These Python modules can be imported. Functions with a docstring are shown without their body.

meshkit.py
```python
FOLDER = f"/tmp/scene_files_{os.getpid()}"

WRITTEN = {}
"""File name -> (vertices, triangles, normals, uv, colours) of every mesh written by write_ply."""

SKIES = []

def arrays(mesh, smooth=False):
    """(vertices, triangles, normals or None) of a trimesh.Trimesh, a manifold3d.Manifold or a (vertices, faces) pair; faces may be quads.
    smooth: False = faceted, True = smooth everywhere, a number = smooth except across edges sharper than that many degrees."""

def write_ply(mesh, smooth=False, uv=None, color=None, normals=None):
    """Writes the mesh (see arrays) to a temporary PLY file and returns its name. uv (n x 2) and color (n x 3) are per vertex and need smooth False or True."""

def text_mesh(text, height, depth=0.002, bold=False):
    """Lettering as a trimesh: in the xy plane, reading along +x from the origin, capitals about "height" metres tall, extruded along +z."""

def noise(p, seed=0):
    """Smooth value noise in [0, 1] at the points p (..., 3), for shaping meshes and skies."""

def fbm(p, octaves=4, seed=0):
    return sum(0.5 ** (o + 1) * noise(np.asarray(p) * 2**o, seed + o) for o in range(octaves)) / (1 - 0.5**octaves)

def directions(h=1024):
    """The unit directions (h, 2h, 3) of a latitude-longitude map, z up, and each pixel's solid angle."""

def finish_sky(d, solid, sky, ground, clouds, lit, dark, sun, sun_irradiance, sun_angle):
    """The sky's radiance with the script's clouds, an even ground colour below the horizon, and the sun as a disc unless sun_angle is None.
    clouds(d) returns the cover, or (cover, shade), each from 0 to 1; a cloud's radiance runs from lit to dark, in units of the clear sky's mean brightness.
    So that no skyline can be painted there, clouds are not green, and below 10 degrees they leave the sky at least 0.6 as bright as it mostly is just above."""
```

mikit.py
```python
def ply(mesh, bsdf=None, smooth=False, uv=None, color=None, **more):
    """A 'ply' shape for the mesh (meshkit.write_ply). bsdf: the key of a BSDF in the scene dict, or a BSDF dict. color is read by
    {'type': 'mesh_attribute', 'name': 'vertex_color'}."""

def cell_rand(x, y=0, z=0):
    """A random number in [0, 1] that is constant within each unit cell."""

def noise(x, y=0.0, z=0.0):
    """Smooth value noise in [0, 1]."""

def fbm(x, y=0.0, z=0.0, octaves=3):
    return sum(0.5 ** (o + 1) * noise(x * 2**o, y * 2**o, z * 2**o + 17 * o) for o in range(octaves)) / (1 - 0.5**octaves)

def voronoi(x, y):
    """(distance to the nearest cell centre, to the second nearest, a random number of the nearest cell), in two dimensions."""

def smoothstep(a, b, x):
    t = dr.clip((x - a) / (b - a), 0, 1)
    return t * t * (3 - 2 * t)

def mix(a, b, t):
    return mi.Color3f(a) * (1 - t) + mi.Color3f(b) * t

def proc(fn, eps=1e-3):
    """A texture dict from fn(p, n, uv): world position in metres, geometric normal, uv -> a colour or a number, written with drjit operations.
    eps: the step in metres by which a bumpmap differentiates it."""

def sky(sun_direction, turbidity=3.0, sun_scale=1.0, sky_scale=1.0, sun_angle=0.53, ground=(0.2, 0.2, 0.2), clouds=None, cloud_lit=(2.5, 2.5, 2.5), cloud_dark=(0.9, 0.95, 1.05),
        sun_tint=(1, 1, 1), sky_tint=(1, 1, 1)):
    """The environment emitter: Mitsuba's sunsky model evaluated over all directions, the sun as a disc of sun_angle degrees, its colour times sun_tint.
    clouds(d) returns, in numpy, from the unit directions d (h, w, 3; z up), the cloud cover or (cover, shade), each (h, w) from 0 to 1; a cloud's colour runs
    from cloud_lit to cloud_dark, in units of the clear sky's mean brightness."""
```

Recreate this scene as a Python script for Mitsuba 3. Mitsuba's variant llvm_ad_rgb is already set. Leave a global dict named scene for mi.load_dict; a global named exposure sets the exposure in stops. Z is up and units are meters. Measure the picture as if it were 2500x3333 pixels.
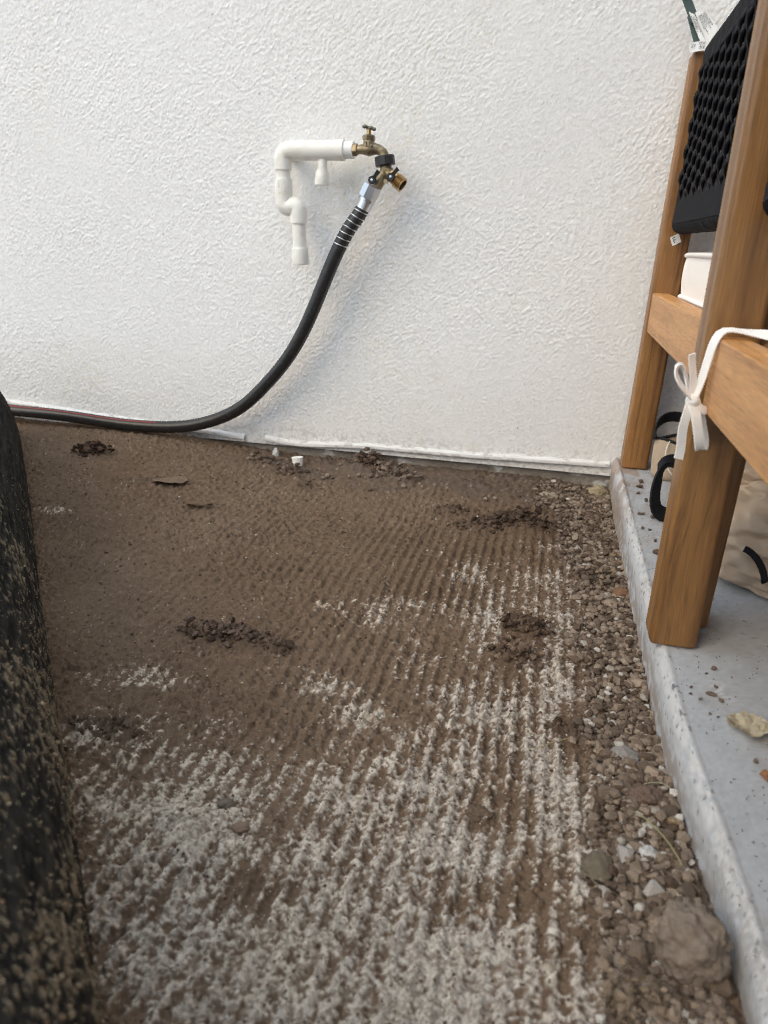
import math, random
import numpy as np, trimesh, manifold3d
import drjit as dr
import mitsuba as mi
import mikit, meshkit
from mikit import noise as tnoise, fbm as tfbm, smoothstep as tstep, mix as tmix

# ------------------------------------------------------------------ camera, sky, exposure
EYE = np.array([0.0, 0.0, 0.32])
FWD = np.array([-0.205, 0.912, -0.357])
UP = np.array([-0.107, 0.341, 0.934])
T = mi.ScalarTransform4f
scene, labels = {}, {}
scene['camera'] = {'type': 'thinlens', 'fov': 56.84, 'fov_axis': 'x', 'aperture_radius': 0.0014, 'focus_distance': 0.80,
                   'near_clip': 0.02, 'far_clip': 300.0,
                   'to_world': T().look_at(origin=EYE.tolist(), target=(EYE + FWD).tolist(), up=UP.tolist())}
SUN = (-0.62, -0.80, 0.75)
scene['sky'] = mikit.sky(SUN, turbidity=3.0, sun_scale=0.16, sun_angle=38, clouds=lambda d: 1.0, sun_tint=(1.0, 0.97, 0.88),
                         cloud_lit=(2.14, 2.48, 2.86), cloud_dark=(2.14, 2.48, 2.86))
exposure = 2.80

rng = np.random.default_rng(7)
WY = 1.168                                             # plane of the house wall

# ------------------------------------------------------------------ helpers
def fbm(p, octaves=4, seed=0): return meshkit.fbm(p, octaves, seed)
def nz(p, seed=0): return meshkit.noise(p, seed)
def sstep(a, b, x):
    t = np.clip((x - a) / (b - a), 0, 1)
    return t * t * (3 - 2 * t)
def lerp(a, b, t): return np.asarray(a) * (1 - t[..., None]) + np.asarray(b) * t[..., None]
def xyz(x, y, z=0.0): return np.stack(np.broadcast_arrays(np.asarray(x, float), np.asarray(y, float), np.asarray(z, float)), -1)

def numbered(name):
    if name not in scene and name not in labels and not any(k.startswith(name + '__') for k in scene): return name
    i = 1
    while True:
        k = f'{name}_{i:03d}'
        if k not in scene and k not in labels and not any(q.startswith(k + '__') for q in scene): return k
        i += 1
def thing(name, label, cat, group=None, kind=None):
    k = numbered(name); labels[k] = {'label': label, 'category': cat}
    if group: labels[k]['group'] = group
    if kind: labels[k]['kind'] = kind
    return k
def part(parent, name, mesh, mat, smooth=False, label=None, kind=None, color=None, uv=None):
    base = f'{parent}__{name}' if parent else name
    k, i = base, 0
    while k in scene:
        i += 1; k = f'{base}_{i:03d}'
    scene[k] = mikit.ply(mesh, mat, smooth=smooth, color=color, uv=uv)
    d = {}
    if label: d['label'] = label
    if kind: d['kind'] = kind
    if d: labels[k] = d
    return k
def solo(name, mesh, mat, label, cat, smooth=False, group=None, kind=None, color=None):
    k = numbered(name)
    scene[k] = mikit.ply(mesh, mat, smooth=smooth, color=color)
    labels[k] = {'label': label, 'category': cat}
    if group: labels[k]['group'] = group
    if kind: labels[k]['kind'] = kind
    return k

def tube(pts, rad, sides=20, caps=True, phase=0.0):
    """A round (or few-sided) tube along a polyline; equal neighbouring points with new radii make steps."""
    p = np.asarray(pts, float); n = len(p); rad = np.broadcast_to(np.asarray(rad, float), (n,))
    t = np.zeros_like(p)
    for i in range(n):
        a, b = i, i
        while a > 0 and np.linalg.norm(p[i] - p[a]) < 1e-6: a -= 1
        while b < n - 1 and np.linalg.norm(p[b] - p[i]) < 1e-6: b += 1
        v = p[min(b, n - 1)] - p[max(a, 0)]
        t[i] = v / (np.linalg.norm(v) + 1e-12)
    u = np.cross(t[0], [0, 0, 1.0] if abs(t[0][2]) < 0.9 else [0, 1.0, 0]); u /= np.linalg.norm(u)
    ang = phase + np.arange(sides) * 2 * np.pi / sides
    V = []
    for i in range(n):
        u = u - t[i] * (u @ t[i]); u /= np.linalg.norm(u); w = np.cross(t[i], u)
        V.append(p[i] + rad[i] * (np.cos(ang)[:, None] * u + np.sin(ang)[:, None] * w))
    V = np.concatenate(V); F = []
    i, j = np.meshgrid(np.arange(n - 1), np.arange(sides), indexing='ij')
    a, b = i * sides + j, i * sides + (j + 1) % sides
    q = np.stack([a, b, b + sides, a + sides], -1).reshape(-1, 4)
    F = np.vstack([q[:, [0, 1, 2]], q[:, [0, 2, 3]]])
    if caps:
        V = np.vstack([V, p[:1], p[-1:]]); c0, c1 = n * sides, n * sides + 1
        j = np.arange(sides); k = (j + 1) % sides
        F = np.vstack([F, np.stack([k, j, j * 0 + c0], 1), np.stack([(n - 1) * sides + j, (n - 1) * sides + k, j * 0 + c1], 1)])
    return trimesh.Trimesh(V, F, process=False)
def spline(pts, n=60):
    from scipy.interpolate import CubicSpline
    p = np.asarray(pts, float); s = np.r_[0, np.cumsum(np.linalg.norm(np.diff(p, axis=0), axis=1))]
    return CubicSpline(s, p)(np.linspace(0, s[-1], n))
def cat(*m):
    return trimesh.util.concatenate([x for y in m for x in (y if isinstance(y, (list, tuple)) else [y])])
def rbox(size, r=0.003, seg=3, center=(0, 0, 0)):
    s = np.asarray(size, float) / 2 - r
    ball = trimesh.creation.uv_sphere(r, count=[2 * seg + 2, 4 * seg + 4]).vertices
    pts = np.vstack([ball + s * np.array([a, b, c]) for a in (-1, 1) for b in (-1, 1) for c in (-1, 1)])
    m = trimesh.convex.convex_hull(pts); m.apply_translation(center); return m
def blob(chain, refine=0.0025, it=12):
    """Union of hulls of consecutive spheres, smoothed: a cast body."""
    tot = manifold3d.Manifold()
    def ball(c, r): return manifold3d.Manifold.sphere(r, 28).translate(list(map(float, c)))
    for seg in chain:
        for (c0, r0), (c1, r1) in zip(seg[:-1], seg[1:]):
            tot = tot + manifold3d.Manifold.batch_hull([ball(c0, r0), ball(c1, r1)])
    tot = tot.refine_to_length(refine); mm = tot.to_mesh()
    m = trimesh.Trimesh(mm.vert_properties[:, :3], mm.tri_verts, process=True)
    trimesh.smoothing.filter_taubin(m, iterations=it); return m
def ribbon(path, width, side, thick=0.0006):
    """A flat band swept along path; side = its width direction (one, or one per point)."""
    p = np.asarray(path, float); n = len(p)
    s = np.broadcast_to(np.asarray(side, float), p.shape).copy()
    t = np.gradient(p, axis=0); t /= np.linalg.norm(t, axis=1, keepdims=True) + 1e-12
    s -= t * (s * t).sum(1, keepdims=True); s /= np.linalg.norm(s, axis=1, keepdims=True) + 1e-12
    nrm = np.cross(t, s); w = np.broadcast_to(np.asarray(width, float), (n,))[:, None] / 2
    prof = [(-1, -1), (-.5, -1.25), (.5, -1.25), (1, -1), (1, 1), (.5, 1.25), (-.5, 1.25), (-1, 1)]
    V = np.stack([p + s * w * a + nrm * thick / 2 * b for a, b in prof], 1).reshape(-1, 3); k = len(prof)
    i, j = np.meshgrid(np.arange(n - 1), np.arange(k), indexing='ij')
    a, b = i * k + j, i * k + (j + 1) % k
    q = np.stack([a, b, b + k, a + k], -1).reshape(-1, 4)
    F = [q[:, [0, 1, 2]], q[:, [0, 2, 3]]]
    for base, o in ((0, 1), ((n - 1) * k, -1)):
        f = np.array([[base, base + m + 1, base + m + 2] if o < 0 else [base, base + m + 2, base + m + 1] for m in range(k - 2)]); F.append(f)
    return trimesh.Trimesh(V, np.vstack(F), process=False)
def grid_faces(r, c):
    i, j = np.meshgrid(np.arange(r - 1), np.arange(c - 1), indexing='ij')
    a = i * c + j
    q = np.stack([a, a + 1, a + c + 1, a + c], -1).reshape(-1, 4)
    return np.vstack([q[:, [0, 1, 2]], q[:, [0, 2, 3]]])
def rock(r, pts=13, flat=0.7):
    v = rng.normal(size=(pts, 3)); v /= np.linalg.norm(v, axis=1, keepdims=True)
    v *= rng.uniform(0.75, 1.08, (pts, 1)) * np.array([rng.uniform(.8, 1.25), rng.uniform(.75, 1.05), flat * rng.uniform(.8, 1.15)]) * r
    m = trimesh.convex.convex_hull(v); a = rng.uniform(0, 6.28); c, s = math.cos(a), math.sin(a)
    m.vertices = m.vertices @ np.array([[c, -s, 0], [s, c, 0], [0, 0, 1]]); return m
ICO = trimesh.creation.icosahedron()
OCT = (np.array([(1, 0, 0), (0, 1, 0), (-1, 0, 0), (0, -1, 0), (0, 0, 1), (0, 0, -1)], float), np.array([(0, 1, 4), (1, 2, 4), (2, 3, 4), (3, 0, 4), (1, 0, 5), (2, 1, 5), (3, 2, 5), (0, 3, 5)]))
def many(centres, radii, cols, flat=0.75, small=0.0016, jit=(.72, 1.15)):
    """Small crumbs as one mesh, each a jittered solid with a colour of its own; the smallest have eight faces, the others twenty."""
    centres, radii, cols = np.asarray(centres), np.asarray(radii), np.asarray(cols); VV, FF, CC, b = [], [], [], 0
    for (v0, f0), sel in ((OCT, radii < small), ((np.array(ICO.vertices), np.array(ICO.faces)), radii >= small)):
        n, k = int(sel.sum()), len(v0)
        if not n: continue
        V = v0[None] * rng.uniform(*jit, (n, k, 1)) * np.stack([rng.uniform(.75, 1.25, n), rng.uniform(.75, 1.25, n), flat * rng.uniform(.7, 1.2, n)], 1)[:, None]
        a = rng.uniform(0, 6.28, n); c, s = np.cos(a), np.sin(a)
        V = np.stack([V[..., 0] * c[:, None] - V[..., 1] * s[:, None], V[..., 0] * s[:, None] + V[..., 1] * c[:, None], V[..., 2]], -1)
        V = V * radii[sel][:, None, None] + centres[sel][:, None]
        VV.append(V.reshape(-1, 3)); FF.append((f0[None] + k * np.arange(n)[:, None, None]).reshape(-1, 3) + b); CC.append(np.repeat(cols[sel], k, 0)); b += n * k
    return trimesh.Trimesh(np.vstack(VV), np.vstack(FF), process=False), np.vstack(CC)

# ------------------------------------------------------------------ materials
def two(d): return {'type': 'twosided', 'bsdf': d}
def rgb(*c): return {'type': 'rgb', 'value': list(c)}
VC = {'type': 'mesh_attribute', 'name': 'vertex_color'}
scene['m_vertex'] = two({'type': 'diffuse', 'reflectance': VC})
def stucco_fine(p, n, uv):
    return tnoise(p.x * 900 + p.z * 310, p.z * 860 - p.x * 290, 1.0) * 0.6 + tnoise(p.x * 1700, p.z * 1700, 5.0) * 0.4
scene['m_stucco'] = two({'type': 'bumpmap', 'arbitrary': mikit.proc(stucco_fine, eps=3e-4), 'scale': 0.00015,
                         'nested': {'type': 'principled', 'base_color': VC, 'roughness': 0.75, 'specular': 0.3}})
scene['m_concrete'] = two({'type': 'principled', 'base_color': VC, 'roughness': 0.7, 'specular': 0.35})

def wood(axis, a, b, dark, off):
    def fn(p, n, uv):
        q = [p.x + off, p.y + off * 2, p.z + off * 3]
        s = [1.0 if i == axis else 0.0 for i in range(3)]
        L = q[axis]; o = [q[i] for i in range(3) if i != axis]
        wob = tfbm(L * 7.0, o[0] * 26, o[1] * 26, 2) - 0.5
        u, v = o[0] + 0.014 * wob, o[1] + 0.014 * wob
        big = tfbm(u * 95, v * 95, L * 2.6, 3)
        streak = tfbm(u * 420, v * 420, L * 7.0, 2)
        pore = tnoise(u * 1500, v * 1500, L * 60)
        c = tmix(a, b, tstep(0.30, 0.68, big))
        c = tmix(c, dark, tstep(0.56, 0.78, streak) * 0.42)
        return c * (0.80 + 0.38 * pore)
    return mikit.proc(fn)
def wood_knot(axis, a, b, dark, off, kx, kz):
    base = mikit._FUNCTIONS[wood(axis, a, b, dark, off)['fn']]
    def fn(p, n, uv):
        r = dr.sqrt(dr.square((p.x - kx) * 1.1) + dr.square(p.z - kz))
        ring = tstep(0.35, 0.75, tnoise(r * 900, p.x * 90, p.z * 90))
        k = 1 - tstep(0.006, 0.022, r + 0.006 * (tnoise(p.x * 240, p.z * 240, 3.0) - 0.5))
        c = base(p, n, uv)
        return tmix(c, tmix(dark, mi.Color3f(0.035, 0.016, 0.008), ring * 0.6), k * 0.75)
    return mikit.proc(fn)
def woodmat(tex): return two({'type': 'principled', 'base_color': tex, 'roughness': 0.42, 'specular': 0.45})
scene['m_wood_post'] = woodmat(wood(2, (0.19, 0.086, 0.027), (0.325, 0.160, 0.053), (0.060, 0.026, 0.011), 0.37))
scene['m_wood_post_knot_shaded'] = woodmat(wood_knot(2, (0.155, 0.073, 0.024), (0.25, 0.127, 0.043), (0.065, 0.028, 0.011), 1.31, 0.127, 0.193))  # knotty wood; tone lowered to paint in the shade on the near post
scene['m_wood_rail_lit'] = woodmat(wood(1, (0.40, 0.192, 0.064), (0.50, 0.255, 0.092), (0.30, 0.130, 0.040), 2.17))  # rail tone raised to paint in the stronger light from the left
scene['m_wood_dark'] = woodmat(wood(0, (0.20, 0.10, 0.042), (0.30, 0.16, 0.07), (0.09, 0.04, 0.018), 3.3))

def pvc(p, n, uv):
    d = tfbm(p.x * 60, p.y * 60, p.z * 60, 3)
    s = tnoise(p.x * 420, p.y * 420, p.z * 420)
    c = tmix((0.80, 0.785, 0.735), (0.71, 0.685, 0.61), tstep(0.45, 0.75, d))
    return tmix(c, (0.33, 0.28, 0.2), tstep(0.86, 0.95, s) * tstep(0.5, 0.7, d) * 0.7)
scene['m_pvc'] = two({'type': 'principled', 'base_color': mikit.proc(pvc), 'roughness': 0.4, 'specular': 0.45})
scene['m_pvc_clean'] = two({'type': 'principled', 'base_color': rgb(0.78, 0.78, 0.76), 'roughness': 0.35, 'specular': 0.45})
def brass(p, n, uv):
    d = tfbm(p.x * 150, p.y * 150, p.z * 150, 3)
    return tmix((0.33, 0.265, 0.165), (0.17, 0.135, 0.085), tstep(0.35, 0.7, d))
scene['m_brass'] = two({'type': 'principled', 'base_color': mikit.proc(brass), 'roughness': 0.46, 'metallic': 0.8, 'specular': 0.5})
scene['m_brass_new'] = two({'type': 'principled', 'base_color': rgb(0.50, 0.34, 0.15), 'roughness': 0.3, 'metallic': 0.95})
scene['m_patina'] = two({'type': 'principled', 'base_color': rgb(0.22, 0.215, 0.165), 'roughness': 0.5, 'metallic': 0.6})
scene['m_chrome'] = two({'type': 'principled', 'base_color': rgb(0.55, 0.56, 0.58), 'roughness': 0.2, 'metallic': 1.0})
scene['m_steel'] = two({'type': 'principled', 'base_color': rgb(0.72, 0.74, 0.77), 'roughness': 0.28, 'metallic': 1.0})
scene['m_black_plastic'] = two({'type': 'principled', 'base_color': rgb(0.022, 0.022, 0.024), 'roughness': 0.42, 'specular': 0.5})
def rubber(p, n, uv):
    s = tfbm(p.x * 260, p.y * 260, p.z * 260, 2)
    return tmix((0.016, 0.016, 0.017), (0.034, 0.032, 0.030), tstep(0.5, 0.8, s))
scene['m_rubber'] = two({'type': 'principled', 'base_color': mikit.proc(rubber), 'roughness': 0.36, 'specular': 0.5})
scene['m_red'] = two({'type': 'principled', 'base_color': rgb(0.30, 0.045, 0.045), 'roughness': 0.5})
scene['m_rope'] = two({'type': 'principled', 'base_color': rgb(0.009, 0.009, 0.012), 'roughness': 0.55, 'specular': 0.25})
scene['m_web'] = two({'type': 'principled', 'base_color': rgb(0.010, 0.011, 0.015), 'roughness': 0.7, 'specular': 0.3, 'sheen': 0.2})
scene['m_trim'] = two({'type': 'principled', 'base_color': VC, 'roughness': 0.4, 'specular': 0.45})
scene['m_ribbon'] = two({'type': 'principled', 'base_color': rgb(0.80, 0.79, 0.77), 'roughness': 0.75, 'sheen': 0.3, 'specular': 0.2})
scene['m_cushion'] = two({'type': 'principled', 'base_color': rgb(0.74, 0.71, 0.67), 'roughness': 0.85, 'sheen': 0.3, 'specular': 0.15})
scene['m_cream'] = two({'type': 'principled', 'base_color': rgb(0.76, 0.70, 0.52), 'roughness': 0.85, 'sheen': 0.2, 'specular': 0.15})
def canvas(p, n, uv):
    w = dr.sin(p.x * 2600 + p.z * 1900) * 0.5 + 0.5
    d = tfbm(p.x * 40, p.y * 40, p.z * 40, 2)
    return tmix((0.43, 0.335, 0.245), (0.54, 0.43, 0.325), 0.6 * d + 0.3 * w)
scene['m_canvas'] = two({'type': 'principled', 'base_color': mikit.proc(canvas), 'roughness': 0.8, 'sheen': 0.2, 'specular': 0.2})
scene['m_green'] = two({'type': 'principled', 'base_color': rgb(0.025, 0.055, 0.052), 'roughness': 0.55, 'specular': 0.35})
scene['m_label'] = two({'type': 'principled', 'base_color': rgb(0.78, 0.78, 0.77), 'roughness': 0.5, 'specular': 0.3})
scene['m_added_fence'] = two({'type': 'diffuse', 'reflectance': rgb(0.17, 0.11, 0.07)})
scene['m_ink'] = two({'type': 'diffuse', 'reflectance': rgb(0.03, 0.03, 0.04)})
scene['m_ink_grey'] = two({'type': 'diffuse', 'reflectance': rgb(0.35, 0.35, 0.38)})
scene['m_brick'] = two({'type': 'diffuse', 'reflectance': rgb(0.115, 0.058, 0.043)})

# ------------------------------------------------------------------ house wall
wall = thing('house_wall', 'white stucco house wall with coarse grain above a bare footing and plastic trim', 'wall')
def stucco_height(x, z):
    p = xyz(x, z) + 0.0
    warp = 0.0011 * (nz(p * 420, 3) - .5)
    q = np.stack([p[..., 0] + warp, p[..., 1] - warp, p[..., 2]], -1)
    rot = np.stack([q[..., 0] * .8 + q[..., 1] * .6, -q[..., 0] * .6 + q[..., 1] * .8, q[..., 2]], -1)
    from scipy.spatial import cKDTree
    r2 = np.random.default_rng(5); sp = .0040; x0, x1, z0, z1 = x.min() - .01, x.max() + .01, z.min() - .01, z.max() + .01
    npt = int((x1 - x0) * (z1 - z0) / sp ** 2 * 1.15)
    gp = np.stack([r2.uniform(x0, x1, npt), r2.uniform(z0, z1, npt)], 1); amp = .45 + .75 * r2.random(npt)
    d, idn = cKDTree(gp * np.array([1.12, .92])).query(np.stack([q[..., 0].ravel(), q[..., 1].ravel()], 1) * np.array([1.12, .92]), k=2)
    dome = np.clip(1 - (d / (sp * .58)) ** 2, 0, 1) * amp[idn]                  # grains of about 4 mm, thrown at random
    a = np.maximum(dome[:, 0], .85 * dome[:, 1]).reshape(x.shape)
    b = nz(rot * np.array([110, 90, 1]), 5)
    trowel = .70 + .50 * sstep(.30, .70, fbm(p * np.array([6, 9, 1]), 3, 22))
    h = trowel * 0.00082 * a + 0.0002 * b
    patch = np.exp(-(((p[..., 0] + .338) / .016) ** 2 + ((p[..., 1] - .417) / .02) ** 2) ** 1.5)
    low = (1 - sstep(-.012, .03, p[..., 1] + .012 * nz(p * 25, 9))) * .75
    flat = np.clip(np.maximum(patch * .85, low), 0, 1)
    h = h * (1 - flat) + flat * .0018
    return h + 0.0025 * fbm(p * 5, 2, 21) + .0018 * patch
nx_, nz_ = 1020, 487
gx, gz = np.meshgrid(np.linspace(-1.09, .46, nx_), np.linspace(-.030, .70, nz_), indexing='xy')
H = stucco_height(gx, gz)
V = xyz(gx, WY + 0.002 - H, gz).reshape(-1, 3)
F = grid_faces(nz_, nx_)
P2 = xyz(gx, gz).reshape(-1, 3)
c = lerp((0.755, 0.75, 0.735), (0.80, 0.80, 0.795), fbm(P2 * 3.0, 3, 31))
stain = sstep(.56, .74, fbm(P2 * np.array([7, 4, 1]) + 3, 4, 33)) * sstep(.45, .65, fbm(P2 * 170, 2, 34))
c = c * (1 - .06 * stain[:, None] * np.array([.5, .7, 1.3]))
lime = np.exp(-(((P2[:, 0] + .330) / .030) ** 2 + ((P2[:, 1] - .395) / .045) ** 2)) * sstep(.45, .6, fbm(P2 * 110, 3, 35))
c = c * (1 - .09 * lime[:, None] * np.array([.4, .65, 1.4]))
dirt = (1 - sstep(-.016, .022, P2[:, 1] + .02 * (nz(P2 * 40, 8) - .5))) * sstep(.45, .65, fbm(P2 * 260, 3, 36)) * .38
c = lerp(c, (0.34, 0.30, 0.26), dirt) if False else c * (1 - dirt[:, None]) + np.array([0.36, 0.32, 0.28]) * dirt[:, None]
c = c * (1.05 - .17 * np.random.default_rng(23).random(len(c)) ** 1.5)[:, None]           # fine random speckle in the tone
c = np.clip(c, 0, .86)
speck = (nz(P2 * 420, 55) > .985) & (nz(P2 * 6, 56) > .55)
c[speck] *= .45
def quad_ring(parts):
    V, F = [], []
    for (x0, x1, z0, z1) in parts:
        b = len(V); V += [(x0, WY, z0), (x1, WY, z0), (x1, WY, z1), (x0, WY, z1)]; F += [(b, b + 1, b + 2), (b, b + 2, b + 3)]
    return np.array(V), np.array(F)
Vo, Fo = quad_ring([(-6, -1.09, -.3, 2.7), (.46, 5, -.03, 2.7), (-1.09, .46, .70, 2.7)])
part(wall, 'stucco', (np.vstack([V, Vo]), np.vstack([F, Fo + len(V)])), 'm_stucco', smooth=True, color=np.vstack([c, np.full((len(Vo), 3), .75)]))

# footing below the stucco
fx, fz = np.meshgrid(np.linspace(-1.28, .135, 560), np.linspace(-.16, -.008, 60), indexing='xy')
p = xyz(fx, fz)
fh = .004 * fbm(p * 60, 4, 41) + .0025 * fbm(p * 300, 2, 42)
fv = xyz(fx, WY + .012 - fh, fz).reshape(-1, 3); fp = p.reshape(-1, 3)
fc = lerp((0.17, 0.145, 0.118), (0.33, 0.30, 0.27), fbm(fp * 24, 4, 43))
wht = sstep(.66, .74, fbm(fp * np.array([30, 60, 1]) + 9, 3, 44)) * (fp[:, 1] < -.03)
fc = fc * (1 - wht[:, None]) + np.array([.5, .5, .49]) * wht[:, None]
part(wall, 'footing', (fv, grid_faces(60, 560)), 'm_vertex', smooth=True, color=fc)
# reddish brick end seen through the gap in the trim
m = rbox((.026, .02, .010), .002, center=(-.500, WY + .011, -.026)); m = m.subdivide().subdivide()
m.vertices += (fbm(m.vertices * 200, 3, 4)[:, None] - .5) * .004
part(wall, 'brick', m, 'm_brick', smooth=40)

def trim_strip(pts, seed, h=.0060):
    """A thin bent plastic strip at the foot of the stucco: a lip standing proud, ragged along its upper edge."""
    p = spline(pts, 160) if len(pts) > 2 else np.linspace(pts[0], pts[1], 160)
    rag = (fbm(xyz(p[:, 0] * 70, seed, 0), 4, seed) - .5)
    prof = [(0.003, h + .0030), (-.0030, h + .0022), (-.0062, h + .0004), (-.0070, h - .0010), (-.0074, .0006), (-.0064, -.0004), (.006, -.0010)]
    V = []
    for k, (dy, dz) in enumerate(prof):
        z = p[:, 2] + .0015 + dz + (rag * .0030 if k < 2 else rag * .0006)
        V.append(np.stack([p[:, 0], WY + dy + rag * .0005, z], 1))
    V = np.stack(V, 1).reshape(-1, 3)
    col = lerp((.78, .78, .78), (.66, .65, .63), fbm(V * 90, 3, seed + 1))
    d = sstep(.60, .72, fbm(V * np.array([120, 1, 260]), 3, seed + 2))[:, None] * .6
    col = col * (1 - d) + np.array([.28, .25, .22]) * d
    return (V, grid_faces(160, len(prof))), col
for pts, sd in (([(-1.30, WY, .014), (-1.02, WY, .0015), (-.80, WY, -.011), (-.66, WY, -.018), (-.525, WY, -.026)], 61),
                ([(-.485, WY, -.0225), (-.47, WY, -.0255), (-.35, WY, -.0245), (-.167, WY, -.0215), (0.0, WY, -.0185), (.112, WY, -.016)], 71)):
    m, col = trim_strip(pts, sd)
    part(wall, 'trim', m, 'm_trim', smooth=True, color=col)

# ------------------------------------------------------------------ soil
FOOT_Y = np.array([0.0, .27, .38, .43, .52, .73, .99, 1.3]); FOOT_Z = np.array([-.024, -.028, -.037, -.042, -.052, -.054, -.060, -.050])
CHALK = [(-0.157, 0.252, 0.057, 0.046, 0.8), (-0.091, 0.242, 0.118, 0.023, 0.7), (-0.036, 0.275, 0.062, 0.04, 0.55), (0.026, 0.286, 0.062, 0.03, 0.5), (-0.187, 0.33, 0.038, 0.029, 0.75), (-0.249, 0.348, 0.047, 0.024, 0.4), (-0.315, 0.391, 0.027, 0.019, 0.8), (-0.273, 0.408, 0.042, 0.02, 0.5), (-0.129, 0.399, 0.036, 0.028, 0.8), (-0.195, 0.407, 0.024, 0.019, 0.5), (-0.123, 0.48, 0.022, 0.021, 0.9), (-0.168, 0.509, 0.02, 0.013, 0.6), (-0.051, 0.527, 0.024, 0.027, 0.95), (-0.033, 0.629, 0.018, 0.072, 0.7), (-0.009, 0.511, 0.023, 0.026, 0.9), (-0.045, 0.412, 0.026, 0.052, 0.7), (0.037, 0.41, 0.019, 0.059, 0.95), (0.053, 0.393, 0.018, 0.042, 0.9), (0.03, 0.463, 0.021, 0.032, 0.7), (-0.021, 0.357, 0.029, 0.03, 0.8), (-0.077, 0.434, 0.017, 0.031, 0.4), (0.044, 0.568, 0.041, 0.045, 0.5), (0.034, 0.79, 0.049, 0.131, 0.6), (-0.04, 0.708, 0.06, 0.066, 0.4), (-0.076, 0.784, 0.066, 0.052, 0.35), (-0.315, 0.479, 0.043, 0.016, 0.5), (-0.359, 0.456, 0.023, 0.009, 0.5), (-0.132, 0.649, 0.095, 0.039, 0.25), (-0.293, 0.598, 0.028, 0.011, 0.35), (-0.212, 0.519, 0.061, 0.028, 0.2), (0.057, 0.335, 0.016, 0.02, 0.7), (0.078, 0.361, 0.017, 0.015, 0.6), (-0.107, 0.331, 0.043, 0.028, 0.5), (-0.088, 0.377, 0.031, 0.021, 0.4), (-0.201, 0.268, 0.026, 0.022, 0.5), (-0.082, 0.299, 0.053, 0.018, 0.3), (0.044, 0.633, 0.027, 0.108, 0.55), (0.001, 0.477, 0.029, 0.034, 0.5), (-0.174, 0.377, 0.026, 0.026, 0.4), (-0.092, 0.569, 0.034, 0.031, 0.3), (-0.654, 0.804, 0.024, 0.012, 0.5)]
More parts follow.
